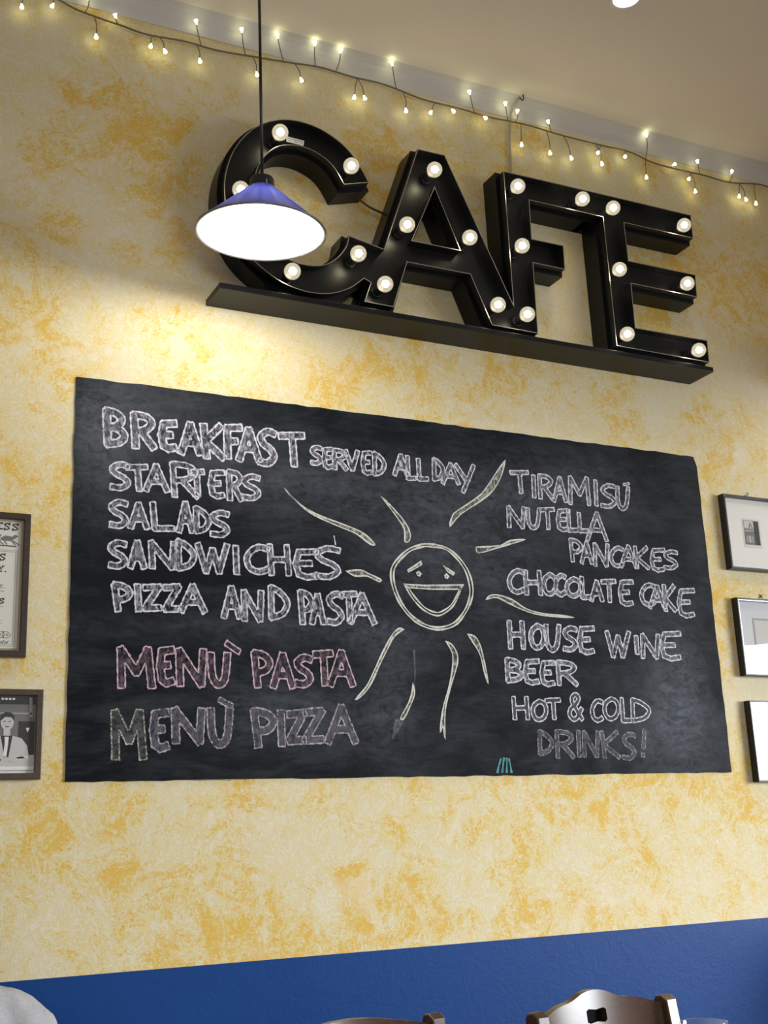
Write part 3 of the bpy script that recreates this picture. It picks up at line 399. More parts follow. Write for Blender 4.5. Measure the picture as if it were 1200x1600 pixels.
GLYPH = {   # strokes in a unit box, y up
 'A': [[(0, 0), (.48, 1), (1, 0)], [(.2, .36), (.8, .36)]],
 'B': [[(.05, 1), (.12, 0)], [(.05, 1), (.55, .93), (.85, .76), (.62, .56), (.15, .5)], [(.15, .5), (.7, .46), (1, .26), (.72, .07), (.12, 0)]],
 'C': [[(1, .92), (.62, 1), (.25, .84), (.04, .5), (.2, .14), (.6, 0), (1, .12)]],
 'D': [[(.06, 1), (.1, 0)], [(.06, 1), (.55, .84), (.95, .5), (.7, .14), (.1, 0)]],
 'E': [[(1, 1), (.2, .96), (.06, .5), (.2, .1), (.55, 0), (1, .06)], [(.08, .52), (.72, .54)]],
 'F': [[(1, 1), (.1, .97), (.16, 0)], [(.12, .52), (.72, .54)]],
 'H': [[(.05, 1), (.14, 0)], [(.84, 1), (.94, 0)], [(.1, .5), (.9, .52)]],
 'I': [[(.4, 1), (.6, 0)]],
 'K': [[(.04, 1), (.2, 0)], [(.86, 1), (.14, .5)], [(.14, .5), (1, 0)]],
 'L': [[(.08, 1), (.18, .02), (1, .04)]],
 'M': [[(.06, 0), (.04, 1), (.5, .36), (.84, 1), (.96, 0)]],
 'N': [[(.08, 0), (.04, 1), (.88, 0), (.95, 1)]],
 'O': [[(.5, 1), (.14, .8), (.02, .46), (.2, .1), (.5, 0), (.84, .16), (.98, .52), (.84, .86), (.5, 1)]],
 'P': [[(.06, 1), (.26, 0)], [(.06, 1), (.64, .93), (.98, .7), (.7, .46), (.18, .42)]],
 'R': [[(.06, 1), (.14, 0)], [(.06, 1), (.62, .95), (.9, .76), (.6, .54), (.12, .48)], [(.4, .5), (1, 0)]],
 'S': [[(.95, .94), (.5, 1), (.08, .82), (.28, .6), (.72, .44), (.92, .22), (.56, .02), (.04, .05)]],
 'T': [[(0, .95), (1, 1)], [(.52, .97), (.62, 0)]],
 'U': [[(.05, 1), (.12, .3), (.44, 0), (.8, .2), (.93, 1)]],
 'V': [[(.02, 1), (.6, 0), (1, 1)]],
 'W': [[(.02, 1), (.3, 0), (.52, .82), (.74, 0), (1, 1)]],
 'Y': [[(0, 1), (.52, .5)], [(1, 1), (.42, 0)]],
 'y': [[(0, 1), (.5, .5), (.5, 0)], [(1, 1), (.5, .5)]],
 'Z': [[(.04, .95), (.96, 1), (.06, .03), (.98, .06)]],
 '&': [[(.98, 0), (.28, .66), (.26, .9), (.5, 1), (.7, .86), (.6, .68), (.16, .42), (.06, .2), (.3, 0), (.62, .06), (.94, .42)]],
 '!': [[(.62, 1), (.5, .34)], [(.42, .06), (.44, .0)]],
 '`': [[(.05, .95), (.95, .1)]], "'": [[(.05, .2), (.95, .8)]],
}
SOFT = set('BCDOPRSU&')
def strokes(ch, q, r):
    P0, P1, P2, P3 = [np.array(q[i:i+2]) for i in (0, 2, 4, 6)]
    w = np.linalg.norm(P1-P0); h = np.linalg.norm(P3-P0); ix = min(.72*r/w, .42); iy = min(.72*r/h, .42); out = []
    for s in GLYPH[ch]:
        pts = []
        for (u, v) in s:
            u = ix+u*(1-2*ix); v = iy+v*(1-2*iy)
            pts.append((P3*(1-u)+P2*u)*(1-v)+(P0*(1-u)+P1*u)*v)
        if ch in SOFT and len(pts) > 3: pts = [np.array(p) for p in catmull(pts, 4)]
        out.append(pts)
    return out
def glyph_field(ss, r, step, soft=True):
    allp = np.array([p for s in ss for p in s]); lo = allp.min(0)-r*1.6-step; hi = allp.max(0)+r*1.6+step
    nx = int((hi[0]-lo[0])/step)+2; nz = int((hi[1]-lo[1])/step)+2
    X, Z = np.meshgrid(lo[0]+step*np.arange(nx), lo[1]+step*np.arange(nz), indexing='ij'); D = np.full(X.shape, 9.)
    for s in ss:
        for i, (a, b) in enumerate(zip(s, s[1:])):
            d = b-a; L = np.linalg.norm(d); d = d/max(L, 1e-9); px = X-a[0]; pz = Z-a[1]
            t = px*d[0]+pz*d[1]; c = np.abs(px*-d[1]+pz*d[0])
            e0 = .55*r if i == 0 or not soft else 0; e1 = .55*r if i == len(s)-2 or not soft else 0     # square stroke ends
            qx = np.maximum(-e0-t, t-(L+e1)); qc = c-r
            D = np.minimum(D, np.where((qx > 0) & (qc > 0), np.hypot(np.maximum(qx, 0), np.maximum(qc, 0)), np.maximum(qx, qc)))
            if i > 0 and soft: D = np.minimum(D, np.hypot(px, pz)-r)
    return lo, D
def contours(lo, D, step):
    S_ = D < 0; seg = []
    mixed = (S_[:-1, :-1].astype(int)+S_[1:, :-1]+S_[1:, 1:]+S_[:-1, 1:]); idx = np.argwhere((mixed > 0) & (mixed < 4))
    def pt(a, b):
        t = D[a]/(D[a]-D[b]); return (lo[0]+step*(a[0]+t*(b[0]-a[0])), lo[1]+step*(a[1]+t*(b[1]-a[1])))
    nxt = {}; pos = {}
    for i, j in idx:
        c = [(i, j), (i+1, j), (i+1, j+1), (i, j+1)]; en = []; ex = []
        for k in range(4):
            a, b2 = c[k], c[(k+1) % 4]
            if S_[a] != S_[b2]:
                key = (min(a, b2), max(a, b2)); pos[key] = pt(a, b2); (ex if S_[a] else en).append(key)
        for e, x in zip(en, ex): nxt[e] = x
    out = []; left = set(nxt)
    while left:
        k0 = next(iter(left)); ch = []; k = k0
        while k in left: left.discard(k); ch.append(pos[k]); k = nxt.get(k)
        if len(ch) > 5: out.append(ch)
    return out
def smooth_loop(l, it=2):
    A = np.array(l)
    for _ in range(it): A = .25*np.roll(A, 1, 0)+.5*A+.25*np.roll(A, -1, 0)
    return A
YF, YO = -.0056, -.0062                     # hatching and outline lie on the board's face
def add_ribbon(b, path, w, y, mi, closed):
    L, R = ribbon2([tuple(p) for p in path], w, closed); n = len(L)
    V = [(p.x, y, p.y) for p in L]+[(p.x, y, p.y) for p in R]
    b.add(V, [(i, (i+1) % n, n+(i+1) % n, n+i) for i in range(n if closed else n-1)], mi)
def add_fill(b, lo, D, step, level, y, mi):
    I = D < level; cells = np.argwhere(I[:-1, :-1] & I[1:, :-1] & I[1:, 1:] & I[:-1, 1:])
    vid = {}; V = []; F = []
    for i, j in cells:
        q = []
        for a in ((i, j), (i+1, j), (i+1, j+1), (i, j+1)):
            if a not in vid: vid[a] = len(V); V.append((lo[0]+step*a[0], y, lo[1]+step*a[1]))
            q.append(vid[a])
        F.append(tuple(q))
    b.add(V, F, mi)
def lettering(keys, r, lw, mo, mf, label, name='chalk_lettering'):
    b = MB(); rn = np.random.RandomState(len(label))
    for key in keys:
        for g in TEXT[key]:
            ch, q = g[0], g[1:]; hgt = math.hypot(q[0]-q[6], q[1]-q[7])
            rad = min(r, hgt*.17) if ch not in "`'" else min(r*.75, hgt*.3)
            lw_ = lw*.80; rad *= .84; ss = strokes(ch, q, rad); lo, D = glyph_field(ss, rad, .0015, ch in SOFT)
            add_fill(b, lo, D, .0015, -lw*.2, YF, 1)
            for c in contours(lo, D, .0015):
                A = smooth_loop(c, 1); A = A[::2] if len(A) > 16 else A
                A = A+rn.normal(0, .0004, A.shape)
                w = [lw_*(1+.28*math.sin(i*.7+rn.rand()*.9)) for i in range(len(A))]
                add_ribbon(b, A, w, YO, 0, True)
    o = b.build(name, [mo, mf], cb, weld=False); o['label'] = label; return o
lettering(['BREAKFAST'], .0125, .0058, CHW, CHF, 'white chalk word BREAKFAST')
lettering(['SERVED ALL DAY'], .0080, .0046, CHW, CHF, 'white chalk words SERVED ALL DAY')
lettering(['STARTERS'], .0095, .0052, CHW, CHF, 'white chalk word STARTERS')
lettering(['SALADS'], .0095, .0052, CHW, CHF, 'white chalk word SALADS')
lettering(['SANDWICHES'], .0098, .0054, CHW, CHF, 'white chalk word SANDWICHES')
lettering(['PIZZA AND PASTA'], .0100, .0054, CHW, CHF, 'white chalk words PIZZA AND PASTA')
lettering(['MENU PASTA'], .0120, .0050, CHP, CHPF, 'pink chalk words MENÙ PASTA')
lettering(['MENU PIZZA M'], .0120, .0046, CHM, CHFADE, 'thin pale chalk letter M')
lettering(['MENU PIZZA'], .0125, .0048, CHD, CHDF, 'faint mauve chalk words MENÙ PIZZA')
lettering(['TIRAMISU'], .0082, .0048, CHW, CHF, 'white chalk word TIRAMISÚ')
lettering(['NUTELLA'], .0080, .0046, CHW, CHF, 'white chalk word NUTELLA')
lettering(['PANCAKES'], .0078, .0046, CHW, CHF, 'white chalk word PANCAKES')
lettering(['CHOCOLATE CAKE'], .0088, .0050, CHW, CHF, 'white chalk words CHOCOLATE CAKE')
lettering(['HOUSE WINE'], .0094, .0050, CHW, CHF, 'white chalk words HOUSE WINE')
lettering(['BEER'], .0088, .0050, CHW, CHF, 'white chalk word BEER')
lettering(['HOT & COLD'], .0078, .0044, CHW, CHDF, 'white chalk words HOT & COLD')
lettering(['DRINKS!'], .0082, .0034, CHX, CHDF, 'thin white chalk word DRINKS!')
def drawing(keys, label, lw=.0048, fill=True, mo=CHY, mf=CHYF, name='chalk_drawing'):
    b = MB(); rn = np.random.RandomState(5)
    for k_ in keys:
        p = DRAW[k_]; closed = p[0] == p[-1]
        if closed and not k_.startswith('face'):
            pts = catmull(p, 3)[:-1] if k_.startswith('ray') else p[:-1]
        elif closed: pts = catmull(p[:-1], 5, True)
        else: pts = catmull(p, 5)
        if closed and fill and not k_.startswith('face'):
            A = np.array(pts); lo = A.min(0)-.004; nx, nz = ((A.max(0)+.004-lo)/.0017).astype(int)+1
            X, Z = np.meshgrid(lo[0]+.0017*np.arange(nx), lo[1]+.0017*np.arange(nz), indexing='ij'); ins = np.zeros(X.shape, bool)
            for (x1, z1), (x2, z2) in zip(A, np.roll(A, -1, 0)):
                if abs(z2-z1) > 1e-9: ins ^= ((z1 > Z) != (z2 > Z)) & (X < (x2-x1)*(Z-z1)/(z2-z1)+x1)
            add_fill(b, lo, np.where(ins, -1., 1.), .0017, 0, YF, 1)
        w = [lw*(1+.3*math.sin(i*.8+rn.rand())) for i in range(len(pts))]
        add_ribbon(b, pts, w, YO, 0, closed)
    o = b.build(name, [mo, mf], cb, weld=False); o['label'] = label; return o
drawing(['face_outer', 'face_inner'], 'double chalk outline of the smiling sun face', .0052, name='sun_face')
drawing(['mouth_top', 'mouth_curve'], 'open laughing mouth of the sun', .0046, name='sun_mouth')
for kk, nm in (('eye_l', 'sun_eye'), ('eye_r', 'sun_eye'), ('brow_l', 'sun_brow'), ('brow_r', 'sun_brow')): drawing([kk], 'chalk '+nm.replace('_', ' '), .0046, name=nm)
for kk, ll in zip('abcdefghij', ('long wavy sun ray above the word SANDWICHES', 'curved sun ray above the face on the left', 'long sun ray beside the word DAY',
        'short sun ray at the upper right of the face', 'short sun ray at the left of the face', 'long wavy sun ray above HOUSE WINE', 'long curved sun ray beside the pink PASTA',
        'half rubbed curved sun ray below the face', 'long curved sun ray below the face', 'short sun ray at the lower right of the face')):
    drawing(['ray_'+kk], ll, .0044, name='sun_ray')
drawing(['tick'], 'small tick after the word SANDWICHES', .0036)
for kk in ('thin', 'smear'): drawing([kk], 'rubbed chalk smear below the sun', .0060, mo=CHFADE, mf=CHFADE, name='chalk_smear')
for kk in 'abcd': drawing(['teal_'+kk], 'short teal chalk stroke at the lower edge', .0062, mo=CHT, mf=CHT, name='chalk_stroke')

# ---------------------------------------------------------------- shelf under the sign
MB().loops([[(.377, 2.8225), (2.2135, 2.8225), (2.2135, 2.8405), (.377, 2.8405)]], -.130, 0., bev=.0012).build('wall_shelf', BLACK)
tag(bpy.data.objects['wall_shelf'], 'long narrow black ledge under the big lit CAFE letters', 'shelf')

# ---------------------------------------------------------------- marquee sign
sign = empty('marquee_sign', (1.3, -.04, 2.8405), 'black steel marquee letters CAFE with round bulbs standing on the ledge', 'sign')
BULBG = m_glass('glowing_bulb_glass', (1, .98, .93), .62, .05, (.97, .88, .68))
for nd in list(BULBG.node_tree.nodes):      # the lit globe itself gives off a soft light
    if nd.type == 'BSDF_TRANSLUCENT':
        em = BULBG.node_tree.nodes.new('ShaderNodeEmission'); em.inputs[0].default_value = (1., .88, .62, 1); em.inputs[1].default_value = .78
        BULBG.node_tree.links.new(em.outputs[0], nd.outputs[0].links[0].to_socket)
BULBC = m_emit('glowing_filament', (1.0, .88, .62), 125.)
YB, YR = -.081, -.116        # face of the letter box, front of its rim
C_in = [(.804, 3.081), (.793, 3.042), (.76, 2.997), (.715, 2.965), (.66, 2.954), (.60, 2.962), (.545, 2.995), (.507, 3.05), (.490, 3.12), (.491, 3.19), (.503, 3.25), (.530, 3.300), (.568, 3.338), (.615, 3.356), (.67, 3.358), (.724, 3.340), (.763, 3.308), (.793, 3.259)]
C_out = [(.879, 3.285), (.851, 3.336), (.805, 3.391), (.735, 3.431), (.665, 3.446), (.595, 3.440), (.53, 3.412), (.473, 3.362), (.428, 3.291), (.403, 3.212), (.398, 3.135), (.412, 3.055), (.445, 2.985), (.495, 2.932), (.562, 2.889), (.63, 2.869), (.695, 2.867), (.750, 2.879), (.803, 2.906), (.850, 2.946)]
C_in = catmull(C_in, 4); C_out = catmull(C_out, 4)
LET = {
 'C': dict(box=[[(.915, 3.045)]+C_in+C_out+[(.875, 2.945)]], rims=[([(.925, 3.058)]+C_in+C_out+[(.874, 2.935)], False)],
   bulbs=[(.567, 3.369), (.805, 3.309), (.437, 3.144), (.597, 2.907), (.818, 3.008)]),
 'A': dict(box=[[(1.066, 3.449), (.849, 2.867), (.948, 2.866), (1.004, 3.031), (1.237, 3.031), (1.307, 2.863), (1.432, 2.863), (1.166, 3.450)], [(1.121, 3.322), (1.025, 3.109), (1.205, 3.109)]],
   rims=[([(.925, 3.058), (1.066, 3.449), (1.166, 3.450), (1.396, 2.943)], False), ([(.874, 2.935), (.849, 2.867), (.948, 2.866), (1.004, 3.031), (1.237, 3.031), (1.307, 2.863)], False), ([(1.121, 3.322), (1.025, 3.109), (1.205, 3.109)], True)],
   bulbs=[(1.106, 3.365), (.994, 3.143), (1.224, 3.144), (.906, 2.921), (1.314, 2.921)]),
 'F': dict(box=[[(1.396, 3.443), (1.7545, 3.446), (1.7545, 3.356), (1.491, 3.356), (1.488, 3.207), (1.617, 3.207), (1.615, 3.119), (1.486, 3.119), (1.483, 2.862), (1.400, 2.862)]],
   rims=[([(1.396, 2.943), (1.396, 3.443), (1.7545, 3.446)], False), ([(1.7545, 3.356), (1.491, 3.356), (1.488, 3.207), (1.617, 3.207), (1.615, 3.119), (1.486, 3.119), (1.483, 2.862), (1.307, 2.863)], False)],
   bulbs=[(1.427, 3.376), (1.693, 3.386), (1.426, 3.154), (1.425, 2.906)]),
 'E': dict(box=[[(1.7555, 3.446), (2.206, 3.447), (2.205, 3.354), (1.891, 3.353), (1.893, 3.202), (2.194, 3.203), (2.190, 3.116), (1.894, 3.117), (1.893, 2.946), (2.213, 2.948), (2.211, 2.865), (1.806, 2.867), (1.801, 3.356), (1.7555, 3.356)]],
   rims=[([(1.7555, 3.446), (2.206, 3.447), (2.205, 3.354), (1.891, 3.353), (1.893, 3.202), (2.194, 3.203), (2.190, 3.116), (1.894, 3.117), (1.893, 2.946), (2.213, 2.948), (2.211, 2.865), (1.806, 2.867), (1.801, 3.356), (1.7555, 3.356)], False)],
   bulbs=[(1.823, 3.379), (2.14, 3.377), (1.824, 3.142), (2.123, 3.142), (1.829, 2.9), (2.14, 2.888)]),
}
bulb_mesh = None
for li, (ch, d) in enumerate(LET.items()):
    b = MB(); lp = [offset(d['box'][0], .0125)]+[offset(h, -.0125) for h in d['box'][1:]]
    yb = YB-.0004*li
    # the box body reaches down to the ledge
    lp[0] = [(x, max(z, 2.8412) if z > 2.86 else 2.8412) for x, z in lp[0]] if ch != 'C' else lp[0]
    b.loops(lp, yb, -.002, 0)
    for path, closed in d['rims']:
        L, R = ribbon2(path, .0026, closed); n = len(L); rng = n if closed else n-1
        for i in range(rng):
            j = (i+1) % n
            V = [(p.x, y, p.y) for y in (YB+.002, YR) for p in (L[i], L[j], R[j], R[i])]
            b.add(V, [(4, 5, 6, 7), (0, 1, 5, 4), (2, 3, 7, 6), (1, 2, 6, 5), (3, 0, 4, 7)], 0)
            E_ = [(p.x, YR-.0004, p.y) for p in (L[i], L[j], R[j], R[i])]
            b.add(E_, [(0, 1, 2, 3)], 1)
    lo_ = b.build('letter', [BLACK, EDGE], sign, weld=False); lo_['label'] = f'black steel letter {ch} with bulbs'
    for (x, z) in d['bulbs']:
        sk = MB().lathe([(0, .0), (.0175, .0), (.0175, .006), (.0150, .008), (.0150, .038), (.0135, .041), (0, .041)], (0, 0, 0), '-y', 20)
        so = sk.build('bulb_socket', BLACKM, lo_, smooth='auto', world=False); so.location = (x, yb-.0005, z); so['label'] = 'black bulb socket'
        if lo_.parent: pass
        if bulb_mesh is None:
            g = MB(); R_ = .0255
            prof = [(.0105, -.030), (.0115, -.0235)]+[(R_*math.sin(a), -R_*math.cos(a)) for a in np.linspace(.52, PI, 16)]
            g.lathe(prof, (0, 0, 0), '-y', 28, 0)
            g.lathe([(.0118*math.sin(a), .002-.0118*math.cos(a)) for a in np.linspace(0, PI, 10)], (0, 0, 0), '-y', 16, 1)
            bo = g.build('light_bulb', [BULBG, BULBC], lo_, smooth=True, world=False); bulb_mesh = bo.data
        else:
            bo = bpy.data.objects.new('light_bulb', bulb_mesh); COL.objects.link(bo); bo.parent = lo_
        bo.location = (x, -.148, z)
        bo['label'] = 'glowing round bulb'
    if ch == 'C':
        st = MB().loops([[(.616, 3.4065), (.675, 3.4050), (.6725, 3.3862), (.614, 3.3878)]], yb-.0012, yb-.0002, 0)
        for q in range(7):
            st.box((.622+q*.0075, yb-.0014, 3.4005-q*.0002), (.0048, .0004, .0022), 1); 
            if q not in (2, 5): st.box((.621+q*.0072, yb-.0014, 3.3935), (.0050, .0004, .0020), 1)
        o = st.build('sticker', [mat('sticker_paper', (.62, .62, .62), .5), BLACKM], lo_, weld=False); o['label'] = 'small white sticker'
MB().tube(catmull([(.872, -.05, 3.262), (.90, -.052, 3.243), (.93, -.052, 3.232), (.985, -.05, 3.222)], 5), .0035, 6).build('cable', BLACKM, sign, smooth=True)

# ---------------------------------------------------------------- pendant lamp
SHB = m_translucent('blue_cased_glass', (.07, .10, .62), (.20, .26, .95), .22, .15)
SHW = m_translucent('white_glass_lining', (.86, .86, .84), (.9, .9, .9), .06, .35)
CHROME = mat('chrome', (.7, .7, .72), .15, 1.)
LAMPE = m_emit('lamp_glow', (1, .95, .85), 215.)
RIMM = m_translucent('clear_glass_rim', (.20, .205, .22), (.3, .3, .32), .035, .1)
CORDM = mat('black_cord', (.012, .012, .012), .3)
HOLDM = mat('white_bulb_holder', (.75, .74, .7), .4)
def pendant(LX, LY, LZ, label):
    lamp = empty('pendant_lamp', (LX, LY, LZ), label, 'lamp')
    R0, R1, H = .1735, .034, .129
    LP = Vector((LX, LY, LZ+H+.03)); LT = Matrix.Translation(LP) @ Matrix.Rotation(math.radians(3.0), 4, (.932, -.362, 0)) @ Matrix.Rotation(math.radians(2.2), 4, (.362, .932, 0)) @ Matrix.Translation(-LP)   # it hangs a little askew
    MB().lathe([(R0, 0.), (R1, H)], (LX, LY, LZ), 'z', 64).xf(LT).build('lamp_shade', SHB, lamp, smooth=True)
    MB().lathe([(R0-.0105, .0045), (R1-.002, H-.003)], (LX, LY, LZ), 'z', 64).xf(LT).build('shade_lining', SHW, lamp, smooth=True)
    MB().lathe([(R0-.0115, .0045), (R0-.0105, .0012), (R0-.005, -.0018), (R0-.0005, -.0022), (R0+.0016, .0), (R0+.0006, .0025)], (LX, LY, LZ), 'z', 64).xf(LT).build('shade_rim', RIMM, lamp, smooth=True)
    MB().lathe([(.0, H+.036), (.012, H+.035), (.030, H+.028), (.0335, H+.021), (.0345, H-.003), (.0, H-.003)], (LX, LY, LZ), 'z', 32).xf(LT).build('lamp_cap', BLACKM, lamp, smooth='auto')
    for a in (.5, 2.6, 4.7): MB().tube([(LX+.035*math.cos(a), LY+.035*math.sin(a), LZ+H+.010), (LX+.035*math.cos(a), LY+.035*math.sin(a), LZ+H-.006)], .0022, 8).xf(LT).build('cap_screw', CHROME, lamp)
    MB().tube([(LX, LY, LZ+H+.030), (LX, LY, ZC-.02)], .0042, 10).build('lamp_cord', CORDM, lamp, smooth=True)
    MB().lathe([(0, ZC-.034), (.035, ZC-.030), (.045, ZC-.014), (.045, ZC-.0005), (0, ZC-.0005)], (LX, LY, 0), 'z', 32).build('ceiling_rose', BLACKM, lamp, smooth='auto')
    MB().lathe([(0, H-.006), (.018, H-.008), (.020, H-.05), (.014, H-.054)], (LX, LY, LZ), 'z', 24).xf(LT).build('bulb_holder', HOLDM, lamp, smooth='auto')
    MB().lathe([(.015, .076), (.018, .063), (.034, .042), (.0385, .021), (.033, .002), (.018, -.010), (0, -.013)], (LX, LY, LZ-.006), 'z', 28).xf(LT).build('light_bulb', LAMPE, lamp, smooth=True)
pendant(.3734, -.488, 2.8217, 'blue conical glass pendant lamp hanging on a black cord before letter C')
pendant(3.18, -.488, 2.8217, 'blue conical pendant lamp hanging beyond the right edge, right of the framed prints')

# ---------------------------------------------------------------- ceiling spotlight
cx, cy = 1.575, -.617
sp = empty('ceiling_spotlight', (cx, cy, ZC), 'round recessed white spotlight in the ceiling at top right', 'ceiling light')
MB().lathe([(.040, -.0005), (.043, -.005), (.052, -.006), (.056, -.003), (.056, .0)], (cx, cy, ZC), 'z', 40).build('trim_ring', mat('white_enamel_ring', (.8, .8, .8), .35), sp, smooth='auto')
MB().lathe([(0, -.003), (.030, -.0025), (.041, -.001)], (cx, cy, ZC), 'z', 32).build('lens', m_emit('spotlight_lens', (.93, .96, 1), 7.), sp, smooth=True)
l = bpy.data.lights.new('spotlight_beam', 'SPOT'); l.energy = 14; l.color = (1, .97, .92); l.spot_size = 1.7; l.spot_blend = .8; l.shadow_soft_size = .04
o = bpy.data.objects.new('spotlight_beam', l); COL.objects.link(o); o.location = (cx, cy, ZC-.02); o.parent = sp; o.matrix_parent_inverse = BASE[sp.name].inverted()

# ---------------------------------------------------------------- fairy lights
fl = empty('fairy_lights', (FAIRY_WIRE[0][0], -.022, FAIRY_WIRE[0][2]), 'string of small warm fairy lights along the top of the wall', 'string lights')
WIRE = mat('clear_brown_wire', (.16, .13, .09), .4)
wp = [(-1.6, -.022, 3.745), (-1.1, -.022, 3.740), (-.6, -.022, 3.745)]+FAIRY_WIRE+[(3.2, -.022, 3.735), (3.8, -.022, 3.745)]
path = catmull(wp, 6)
MB().tube(path, .0030, 6).build('light_string_wire', WIRE, fl, smooth=True)
LEDE = m_emit('fairy_light_glow', (1., .97, .52), 11.)
pa = np.array(path); led_me = None
for i, p in enumerate(FAIRY_LED):
    p = np.array(p); dd = np.abs(pa[:, 0]-p[0]-(.012 if i % 2 else -.010)); q = pa[dd.argmin()]
    m_ = (p+q)/2+np.array([.004*(-1)**i, -.004, 0]); v = Vector(p-q).normalized()
    w_ = MB().tube(catmull([tuple(q), tuple(m_), tuple(p)], 3), .0017, 5).build('light_lead', WIRE, fl, smooth=True)
    if led_me is None:
        g = MB().lathe([(.0024, -.004), (.0030, 0), (.0062, .009), (.0058, .0105), (0, .0085)], (0, 0, 0), 'z', 10)
        lo = g.build('fairy_bulb', LEDE, fl, smooth='auto', world=False); led_me = lo.data
    else:
        lo = bpy.data.objects.new('fairy_bulb', led_me); COL.objects.link(lo); lo.parent = fl
    lo.location = Vector(p)-fl.location; lo.rotation_euler = v.to_track_quat('Z', 'Y').to_euler()
# supply cable that drops from a ceiling hook behind the letter F
MB().tube(catmull([(1.545, -.030, 3.822), (1.530, -.014, 3.790), (1.508, -.009, 3.700), (1.503, -.008, 3.58), (1.500, -.009, 3.50), (1.505, -.012, 3.40)], 6), .0042, 8).build('supply_cable', mat('grey_cable', (.42, .38, .30), .5), smooth=True)
tag(bpy.data.objects['supply_cable'], 'thin grey cable running from ceiling down behind letter F', 'cable')
o = MB().tube(catmull([(1.552, -.045, 3.8300), (1.552, -.045, 3.812), (1.546, -.049, 3.802), (1.538, -.047, 3.806), (1.537, -.045, 3.814)], 5), .0022, 6).build('ceiling_hook', mat('dark_iron', (.03, .03, .03), .4, .6), smooth=True)
tag(o, 'small dark cup hook in the ceiling above the letter F', 'hook')

# ---------------------------------------------------------------- framed pictures
MATW = mat('ivory_mount_board', (.80, .78, .73), .8)
PANE = m_glass('picture_glass', (1, 1, 1), 0., .015)
INK = mat('black_printing_ink', (.03, .03, .03), .7)
GREYINK = mat('grey_printing_ink', (.16, .16, .155), .7); MIDINK = mat('mid_grey_ink', (.33, .33, .32), .7); PALEINK = mat('pale_grey_ink', (.55, .54, .51), .7)
def frame(x0, x1, z0, z1, depth, fw, label, name, fm, inner=None, bev=.0015, y_in=.010, group=None, tilt=0.):
    t = empty(name, ((x0+x1)/2, -.001, z0), label, 'picture', group)
    MB().loops([[(x0, z0), (x1, z0), (x1, z1), (x0, z1)], [(x0+fw, z0+fw), (x0+fw, z1-fw), (x1-fw, z1-fw), (x1-fw, z0+fw)]], -depth, -.001, bev=bev).build('picture_frame', fm, t)
    g = MB().box(((x0+x1)/2, -(depth-.004), (z0+z1)/2), (x1-x0-2*fw+.002, .0012, z1-z0-2*fw+.002)); g.build('glass_pane', PANE, t)
    m = MB().box(((x0+x1)/2, -y_in/2-.001, (z0+z1)/2), (x1-x0-2*fw+.002, y_in, z1-z0-2*fw+.002)); mo = m.build('mount_board', inner or MATW, t)
    return t, -y_in-.001
DARKW = m_wood('dark_walnut_frame', (.020, .011, .007), (.042, .022, .012), .45)
CARVW = m_wood('carved_brown_frame', (.025, .013, .008), (.085, .05, .026), .45, (60, 60, 60))
BLKF = mat('black_aluminium_frame', (.022, .021, .021), .35, .3); SILF = mat('silver_aluminium_edge', (.42, .42, .43), .3, .8)
def glyphs(b, txt, x, z, h, w, gap, r, y, mi, serif=True, outline=False):
    for ch in txt:
        if ch == '.': b.loops([[(x, z), (x+2.2*r, z), (x+2.2*r, z+2.2*r), (x, z+2.2*r)]], y-.0004, y, mi); x += 4*r; continue
        q = (x, z+h, x+w, z+h, x+w, z, x, z); ss = strokes(ch, q, r)
        if serif:
            for e in [s[i] for s in ss for i in (0, -1)]:
                if ch == 'S': ss.append([e+np.array([0, -r*1.2]), e+np.array([0, r*1.2])])
                elif e[1] < z+1.5*r or e[1] > z+h-1.5*r: ss.append([e+np.array([-r*1.5, 0]), e+np.array([r*1.5, 0])])
        lo, D = glyph_field(ss, r, r*.3)
        if outline:
            for c in contours(lo, D, r*.3): add_ribbon(b, smooth_loop(c, 1), r*.6, y-.0003, mi, True)
        else: add_fill(b, lo, D, r*.3, 0, y-.0003, mi)
        x += w+gap
# playbill at the left
t, yi = frame(-.470, -.112, 1.7512, 2.1300, .026, .0160, 'dark wood framed old printed playbill, upper picture left of chalkboard', 'framed_poster', DARKW, mat('aged_fillet', (.42, .33, .20), .5))
o = MB().box((-.291, yi-.0015, 1.9406), (.314, .003, .334)).build('poster_sheet', mat('aged_printed_paper', (.70, .68, .60), .8), t)
yp = yi-.0031; b = MB()
glyphs(b, 'ESS', -.2005, 2.0845, .0195, .0165, .0048, .0023, yp, 0)
# engraving of galloping horses: bodies and legs in ink
for (dx, s_) in ((-.165, 1.), (-.205, .9), (-.25, .95)):
    z_ = 2.062
    b.loops([[(dx-.022*s_, z_), (dx-.010, z_+.008), (dx+.008, z_+.006), (dx+.016*s_, z_+.012), (dx+.024*s_, z_+.008), (dx+.016, z_+.001), (dx+.004, z_-.006), (dx-.016, z_-.006)]], yp-.0004, yp, 1)
    for (a, c_) in ((-.020, -.030), (-.012, -.004), (.006, .018), (.010, .028)): b.tube([(dx+a, yp-.0002, z_-.004), (dx+c_, yp-.0002, z_-.016)], .0012, 4, 1)
b.box((-.29, yp-.0002, 2.0425), (.290, .0004, .0026), 0)
for (xa, xb, za, zb) in ((-.438, -.1415, 1.780, 2.031),):
    for q in (0, .004):
        b.box(((xa+xb)/2, yp-.0002, zb-q), (xb-xa-2*q, .0004, .0008), 1); b.box(((xa+xb)/2, yp-.0002, za+q), (xb-xa-2*q, .0004, .0008), 1)
        for xx in (xa+q, xb-q): b.box((xx, yp-.0002, (za+zb)/2), (.0008, .0004, zb-za-2*q), 1)
glyphs(b, 'S', -.187, 2.002, .019, .016, .004, .0021, yp, 0)
